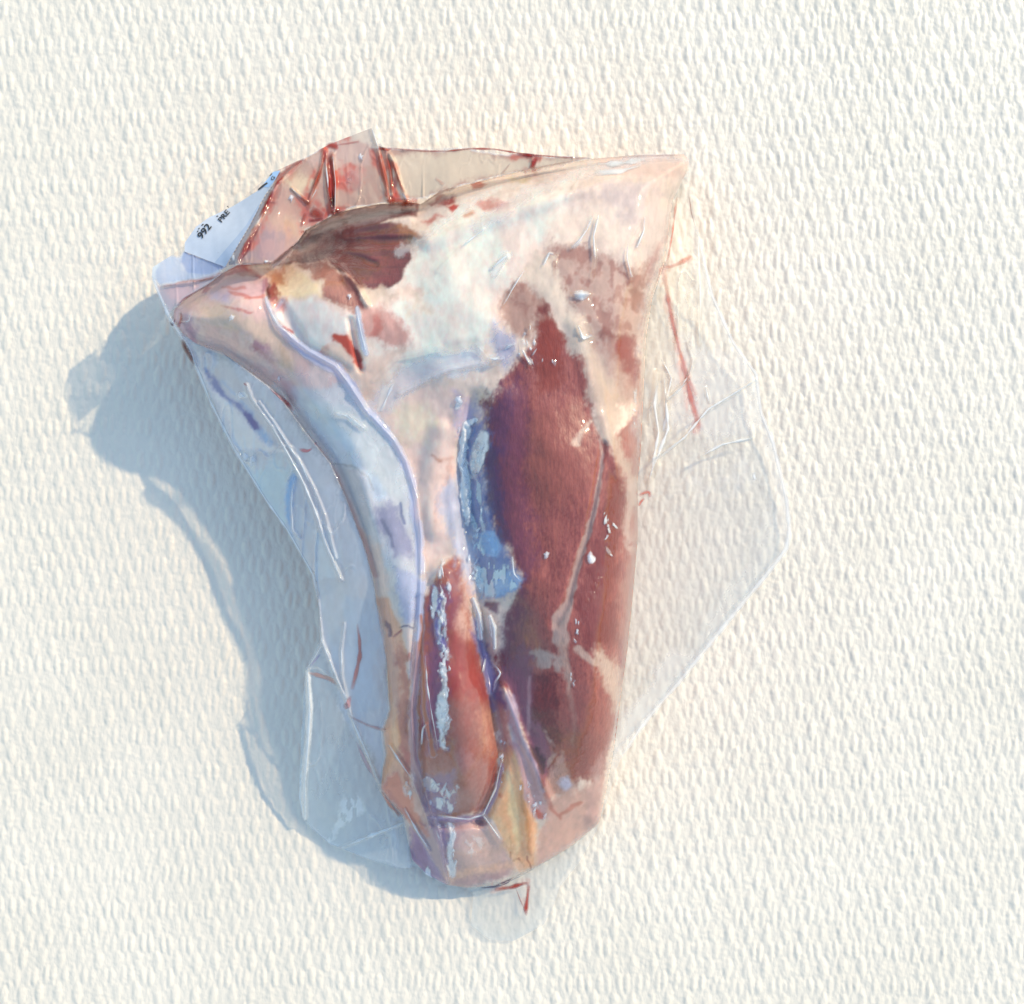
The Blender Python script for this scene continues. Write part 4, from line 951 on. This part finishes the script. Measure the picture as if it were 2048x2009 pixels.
M_CREASE = film_material('creased_film', 0.06, 0.05, 1.7)
BL = [
 ("R 800,372,2 700,430,5 600,510,7 540,590,7 500,660,6", (168, 40, 26), .9),
 ("R 500,665,7 470,740,9 430,830,10 380,930,7", (150, 22, 12), .95),
 ("R 375,975,9 330,1060,11 270,1180,12 210,1290,9 165,1380,7", (140, 16, 10), .95),
 ("R 1000,280,6 980,400,6 930,560,7 860,720,5", (176, 66, 42), .75),
 ("R 1050,290,10 1050,420,9 1050,560,11 1060,700,11 1075,880,6", (170, 44, 22), .92),
 ("R 1062,640,6 1068,760,8 1076,860,4", (50, 8, 6), .9),
 ("R 1000,250,5 1060,235,8 1110,260,8 1120,290,5", (176, 70, 56), .8),
 ("R 1110,240,3 1220,225,4 1330,205,3", (196, 96, 82), .6),
 ("R 1500,262,4 1560,280,6 1600,290,5 1640,268,3", (168, 44, 22), .9),
 ("R 1585,330,5 1620,440,9 1630,560,9 1640,700,6", (184, 54, 26), .9),
 ("R 1510,330,4 1550,500,6 1590,640,7 1610,760,6", (190, 82, 56), .6),
 ("R 1640,380,4 1680,520,4 1730,650,4 1760,700,3", (196, 80, 54), .7),
 ("R 1590,750,12 1650,780,15 1740,790,11 1850,790,6", (184, 70, 34), .92),
 ("R 760,720,5 830,790,9 870,850,12", (196, 110, 88), .6),
 ("R 860,860,12 930,900,14 990,920,9", (160, 60, 40), .85),
 ("R 840,960,5 920,955,6 990,940,5", (140, 30, 20), .8),
 ("R 820,880,4 790,960,6 770,1030,6", (176, 90, 74), .7),
 ("R 1050,880,5 1100,880,10 1150,880,7", (110, 26, 18), .8),
 ("R 1200,560,10 1260,520,20 1280,620,18 1220,660,8", (208, 134, 124), .35),
 ("R 760,1060,5 820,1070,4", (196, 120, 104), .5),
 ("B -140,238,3 0,250,2.5 150,262,2.5 300,262,2.5 450,246,3 600,250,3 750,275,2.5 880,290,2 1050,302,2 1220,310,1.5", (170, 74, 58), .85),
 ("B 740,280,3 820,290,5 880,290,3", (160, 34, 22), .9),
 ("B 875,295,8 850,330,8 830,378,8", (164, 34, 20), .92),
 ("B 700,340,3 660,390,4 640,410,3", (206, 156, 134), .5),
 ("B 220,430,4 280,480,6", (216, 160, 144), .4),
 ("W 1700,-40,2 1680,0,4 1640,330,3 1600,560,4 1560,640,6", (206, 130, 114), .75),
 ("W 1800,-30,1.5 1820,120,1.5 1860,260,1.5", (176, 90, 72), .7),
 ("W 1540,640,6 1620,640,7 1720,600,8 1830,530,4", (198, 108, 96), .65),
 ("W 1560,650,6 1580,800,7 1600,950,6 1650,1200,5 1700,1400,5 1760,1600,6 1860,1900,6", (200, 112, 102), .62),
 ("D 830,80,4 870,200,5 900,330,8 930,430,9 950,520,7", (196, 100, 90), .7),
 ("D 560,930,5 590,910,7 630,900,6 635,940,5", (206, 104, 84), .8),
 ("D 560,995,3 580,960,4 600,940,4", (206, 104, 84), .7),
 ("F 280,1520,7 380,1510,7 480,1480,6 505,1490,5", (170, 50, 32), .95),
 ("F 500,1490,5 490,1580,6 480,1650,7 485,1690,3", (176, 50, 36), .95),
 ("F 420,1520,1 450,1600,1.5 470,1640,1.5", (176, 80, 70), .7),
 ("F 190,1512,2 280,1505,4 360,1475,5 400,1450,2", (96, 66, 110), .85),
 ("Q 300,850,5 340,940,7 390,1030,7 430,1100,4", (96, 20, 40), .92),
 ("Q 190,680,3 215,730,4 240,650,2", (90, 60, 100), .85),
 ("Q 285,590,4 300,640,4 270,740,4", (196, 110, 104), .7),
 ("Q 1140,1320,3 1250,1410,7 1300,1450,6 1370,1540,3", (190, 60, 56), .8),
 ("X 220,30,3 260,60,4", (170, 60, 60), .8),
 ("X 750,660,3 790,675,7 840,680,4 880,650,2", (206, 110, 116), .75),
 ("X 900,600,3 920,610,4", (196, 100, 104), .7),
 ("U 610,30,4 630,150,5 635,280,6 600,440,6 570,560,5", (206, 128, 118), .85),
 ("U 225,420,3 300,440,6 400,470,7 450,520,5", (214, 158, 144), .8),
 ("U 240,370,3 320,270,4", (180, 160, 196), .6),
 ("U 510,660,6 530,700,8 560,600,4", (206, 156, 164), .7),
 ("U 540,760,4 700,840,6 840,880,4", (210, 160, 156), .6),
 ("U 600,960,4 680,1130,6 760,1280,4", (206, 164, 172), .6),
 ("U 800,1360,4 880,1480,7 960,1560,6", (216, 126, 104), .7),
 ("Q 240,550,2 320,470,3 440,400,3 600,300,3", (150, 60, 70), .6),
]
for i, (s_, c_, a_) in enumerate(BL):
    ribbon('blood_streak', s_, c_, a_ * .92, M_BLOOD, bag, 1.2, 0.12, seed=i, wide=.8)
rim = BAG_RIM = "N 1393,454,3 1424,591,4 1466,686,4 1512,749,4 1522,826,4 1547,889,4 1573,999,5 1579,1062,5 1572,1098,5 1545,1135,5 1478,1216,5 1410,1300,5 1360,1363,5 1300,1432,5 1272,1470,4 1240,1520,4"
ribbon('rim', rim, (240, 242, 246), .55, M_FILM, bag, 0.8, 0.15, seed=3, fade=.05, jit=.1)
ribbon('rim', "N 304,554,3 340,639,4 363,675,3 391,731,4 422,807,3 470,901,4 533,1002,3 574,1059,3 626,1150,3 636,1201,3", (232, 238, 248), .7, M_FILM, bag, 0.8, 0.15, seed=4, fade=.05, jit=.1)
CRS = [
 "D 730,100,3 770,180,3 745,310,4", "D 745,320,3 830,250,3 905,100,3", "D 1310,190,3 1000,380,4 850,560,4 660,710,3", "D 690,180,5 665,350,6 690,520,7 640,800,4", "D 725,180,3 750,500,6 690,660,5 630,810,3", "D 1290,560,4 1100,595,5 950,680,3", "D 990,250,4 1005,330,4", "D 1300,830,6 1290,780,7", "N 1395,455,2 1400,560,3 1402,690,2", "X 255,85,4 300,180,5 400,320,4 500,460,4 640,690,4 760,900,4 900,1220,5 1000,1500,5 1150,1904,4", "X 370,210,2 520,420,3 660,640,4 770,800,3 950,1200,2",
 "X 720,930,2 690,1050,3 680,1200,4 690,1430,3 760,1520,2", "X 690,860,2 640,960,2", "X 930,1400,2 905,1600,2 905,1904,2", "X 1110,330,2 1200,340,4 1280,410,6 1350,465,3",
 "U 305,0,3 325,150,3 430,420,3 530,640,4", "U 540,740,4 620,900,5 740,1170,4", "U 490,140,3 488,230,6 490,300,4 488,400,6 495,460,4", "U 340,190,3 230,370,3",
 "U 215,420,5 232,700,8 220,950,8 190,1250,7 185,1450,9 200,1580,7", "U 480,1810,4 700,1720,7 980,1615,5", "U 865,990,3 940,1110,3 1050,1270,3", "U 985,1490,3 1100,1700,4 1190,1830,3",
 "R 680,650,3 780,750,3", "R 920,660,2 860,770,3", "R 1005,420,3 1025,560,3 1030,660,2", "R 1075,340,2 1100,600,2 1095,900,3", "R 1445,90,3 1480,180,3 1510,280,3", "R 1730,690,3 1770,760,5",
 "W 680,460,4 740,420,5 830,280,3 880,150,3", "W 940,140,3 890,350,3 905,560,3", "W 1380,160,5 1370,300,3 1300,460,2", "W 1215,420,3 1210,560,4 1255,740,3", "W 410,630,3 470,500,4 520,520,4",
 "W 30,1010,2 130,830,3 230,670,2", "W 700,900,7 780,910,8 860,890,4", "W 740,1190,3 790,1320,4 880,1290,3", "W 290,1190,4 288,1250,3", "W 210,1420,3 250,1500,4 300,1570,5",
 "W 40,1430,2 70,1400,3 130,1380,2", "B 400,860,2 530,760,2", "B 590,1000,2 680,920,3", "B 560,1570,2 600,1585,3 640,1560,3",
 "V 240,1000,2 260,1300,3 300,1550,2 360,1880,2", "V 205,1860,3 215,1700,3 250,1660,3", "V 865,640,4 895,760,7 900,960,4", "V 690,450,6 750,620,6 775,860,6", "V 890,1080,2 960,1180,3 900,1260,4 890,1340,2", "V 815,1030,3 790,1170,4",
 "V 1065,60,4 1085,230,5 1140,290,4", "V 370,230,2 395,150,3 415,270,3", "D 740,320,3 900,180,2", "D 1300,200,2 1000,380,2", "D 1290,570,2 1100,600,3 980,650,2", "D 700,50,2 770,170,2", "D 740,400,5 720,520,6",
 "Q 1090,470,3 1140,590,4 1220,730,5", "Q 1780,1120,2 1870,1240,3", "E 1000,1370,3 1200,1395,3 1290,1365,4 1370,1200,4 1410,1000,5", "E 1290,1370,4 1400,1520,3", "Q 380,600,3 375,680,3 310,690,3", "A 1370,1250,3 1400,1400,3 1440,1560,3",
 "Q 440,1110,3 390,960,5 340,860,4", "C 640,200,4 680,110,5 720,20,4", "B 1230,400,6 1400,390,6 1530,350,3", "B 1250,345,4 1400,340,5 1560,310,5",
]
for i, s_ in enumerate(CRS):
    ribbon('crease', s_, (240, 244, 250), .8, M_CREASE, bag, 1.3, 0.35, seed=100 + i, jit=.35, wide=(.95 if s_[0] in 'WB' else .6), fade=.38)  # white tint puts gloss streaks on the folds, wider over the fat

# broken glare along the seams, painted as little flattened white blobs on the film
def blob(name, x, y, rx, ry, ang, mat, parent, rgb, al, h=0.7):
    k, m = 10, 3
    V = []; Cc = []
    r = np.random.default_rng(int(x * 13 + y))
    wob = 1 + 0.45 * r.uniform(-1, 1, k)
    for j in range(m + 1):
        f = j / m
        for i in range(k):
            th = 2 * math.pi * i / k; u = rx * f * math.cos(th) * wob[i]; v = ry * f * math.sin(th) * wob[i]
            px = x + u * math.cos(ang) - v * math.sin(ang); py = y + u * math.sin(ang) + v * math.cos(ang)
            z = float(G.sample(F, px, py)) + 0.8 + h * min(rx, ry) * (1 - f * f)
            V.append(world(px, py, z)); Cc.append(list(lin(rgb)) + [al * (1 - f ** 3)])
    Fc = []
    for j in range(m):
        for i in range(k):
            a, b = j * k + i, j * k + (i + 1) % k
            Fc.append([a, a + k, b + k, b])
    return raw_mesh(name, np.array(V), np.array(Fc)[:, ::-1], mat, parent, np.array(Cc))
rb = np.random.default_rng(5)
for s_, n_, sp, rr in (("V 400,330 400,600 400,880 415,1150 430,1500 445,1850", 46, 5, 3.4), ("V 330,360 310,520 290,660", 7, 3, 3.0), ("C 1190,300 1180,500 1190,800 1230,1000 1240,1200 1300,1340", 34, 7, 4.2), ("C 1260,380 1240,560", 10, 6, 6.0),
                       ("E 960,1140 1060,1260 1100,1300", 12, 9, 3.6), ("E 1060,1440 1080,1560 1100,1740", 12, 8, 3.2), ("D 380,1020 385,1160 375,1330", 10, 7, 2.6), ("F 440,780 520,980 600,1100", 12, 8, 2.6),
                       ("F 310,560 340,520 330,850", 8, 6, 2.4), ("D 530,300 545,480", 5, 5, 2.8), ("U 1000,1330 1020,1420", 6, 6, 3.5), ("F 770,160 775,240", 4, 3, 3.4), ("B 820,1400 830,1600 1000,1580", 12, 8, 3.0), ("D 170,1720 150,1840", 5, 4, 2.8)):
    q = np.array(P(s_)); seg = np.sqrt(((q[1:] - q[:-1]) ** 2).sum(1)); cs = np.concatenate([[0], np.cumsum(seg)])
    for t in rb.uniform(0, cs[-1], n_):
        x = np.interp(t, cs, q[:, 0]) + rb.normal(0, sp); y = np.interp(t, cs, q[:, 1]) + rb.normal(0, sp)
        r0 = rr * rb.uniform(0.5, 1.5)
        blob('glare_blob', x, y, r0, r0 * rb.uniform(1.0, 3.2), rb.normal(0, .35), M_FILM, bag, (240, 246, 252), rb.uniform(.2, .8), .35)
for x, y, r_ in [(P("X 200,150")[0] + [7]), (P("A 580,1320")[0] + [6]), (P("A 1330,1185")[0] + [6]), (P("D 255,1315")[0] + [9]), (P("F 540,985")[0] + [5]), (P("C 1130,130")[0] + [8]), (P("C 1690,1110")[0] + [6]), (P("F 330,680")[0] + [5]), (P("X 560,-10")[0] + [4]),
                 (P("A 1400,300")[0] + [6]), (P("A 960,560")[0] + [6]), (P("X 300,770")[0] + [8]), (P("X 240,730")[0] + [7]), (P("Y 800,1240")[0] + [6]), (P("Y 1220,1290")[0] + [4])]:
    blob('glare_blob', x, y, r_, r_ * 1.3, .3, M_FILM, bag, (236, 240, 250), .75)

# ------------------------------------------------------------------ serrated edge, label and its print
def sheet(name, pts, dz, mat, parent, col=None, thick=1.0):
    q = P(pts); g2 = Grid(min(p[0] for p in q) - 4, min(p[1] for p in q) - 4, max(p[0] for p in q) + 4, max(p[1] for p in q) + 4, 1.0)
    Zs = G.sample(gblur(F, 2), g2.X, g2.Y) + dz
    rg = None
    if col is not None: rg = np.concatenate([np.broadcast_to(lin(col[:3]), (g2.h, g2.w, 3)), np.full((g2.h, g2.w, 1), col[3])], -1)
    return field_mesh(name, g2, Zs, g2.poly_sd([p[:2] for p in q]), mat, parent, rg)
# pinked edge strip between the label and the red fold
l0 = np.array(P("Y 740,1330 860,1090 1010,840 1130,600 1210,450 1300,330")); zz = []
cs = np.concatenate([[0], np.cumsum(np.sqrt(((l0[1:] - l0[:-1]) ** 2).sum(1)))])
nt_ = 44
for i in range(nt_ + 1):
    t = cs[-1] * i / nt_; x = np.interp(t, cs, l0[:, 0]); y = np.interp(t, cs, l0[:, 1])
    o_n = 1.6 if i % 2 else -1.6
    zz.append((x - 0.86 * o_n, y - 0.5 * o_n))
edge_pts = "N " + " ".join("%.2f,%.2f" % p for p in zz) + " Y 1370,250 1320,400 1140,740 1000,960 830,1330"
sheet('sealed_edge', edge_pts, 1.6, M_FLAP, bag, (150, 146, 158, .85))
LAB = "Y 185,1165 700,1362 860,1075 1010,830 1125,600 1205,450 1300,320 1400,130 1310,150 1210,280 1110,395 960,490 800,590 640,665 500,730 330,850 190,1050"
lab_o = sheet('label', LAB, 3.2, M_PAPER, bag)
sheet('label_border', "Y 560,1310 700,1360 860,1085 1010,835 1130,605 1130,560 960,840", 4.2, flat_material('label_edge', tuple(lin((176, 190, 216))), .6), lab_o)
sheet('label_border', "Y 1200,290 1310,155 1400,140 1330,260 1250,350 1180,340", 4.2, flat_material('label_blue', tuple(lin((164, 200, 244))), .6), lab_o)

def print_line(body, x, y, ang, size, squash, parent, x_sc=1.0, n=None):
    cu = bpy.data.curves.new('print', 'FONT'); cu.body = body; cu.size = 1.0; cu.resolution_u = 3; cu.offset = 0.02
    ob = bpy.data.objects.new('print', cu); C.objects.link(ob)
    dg = bpy.context.evaluated_depsgraph_get()
    me = bpy.data.meshes.new_from_object(ob.evaluated_get(dg))
    bpy.data.objects.remove(ob)
    ca, sa = math.cos(ang), math.sin(ang)
    for v in me.vertices:
        u, w_ = v.co.x * size * x_sc, v.co.y * size * squash
        px = x + u * ca + w_ * (-sa); py = y - (u * sa + w_ * ca)
        z = float(G.sample(F, px, py)) + 6.0
        v.co = Vector(world(px, py, z).tolist())
    me.materials.clear(); me.materials.append(M_INK)
    o = bpy.data.objects.new('lettering', me); C.objects.link(o); o.parent = parent
    return o
x_, y_ = P("Y 400,1010")[0]
print_line("992", x_, y_, math.radians(51), 22, 0.85, lab_o, 1.0)
x_, y_ = P("Y 650,800")[0]
print_line("PRE", x_, y_, math.radians(50), 18, 0.8, lab_o, .95)
x_, y_ = P("Y 770,640")[0]
print_line("'", x_, y_, math.radians(50), 18, 0.8, lab_o, .95)
x_, y_ = P("Y 1300,270")[0]
print_line("G", x_, y_, math.radians(52), 15, 0.6, lab_o, .9)
def ink(pts, r):
    F_keep = P(pts)
    o = ribbon('lettering', pts, (10, 14, 30), 1.0, M_INK, lab_o, 5.5, 0.0, r0=r, fade=0.01, jit=.05, wide=.33)
    return o
ink("Y 1118,382,4 1170,335,5 1235,292,5", 1.3)
for s_ in ("Y 400,835,4 425,815,4", "Y 360,880,3 375,865,3", "Y 345,915,3 360,900,3", "Y 1265,205,3 1300,170,3", "Y 590,720,3 610,712,3"):
    ink(s_.replace(',4', ',3').replace(',3 ', ',3 '), 0.9)
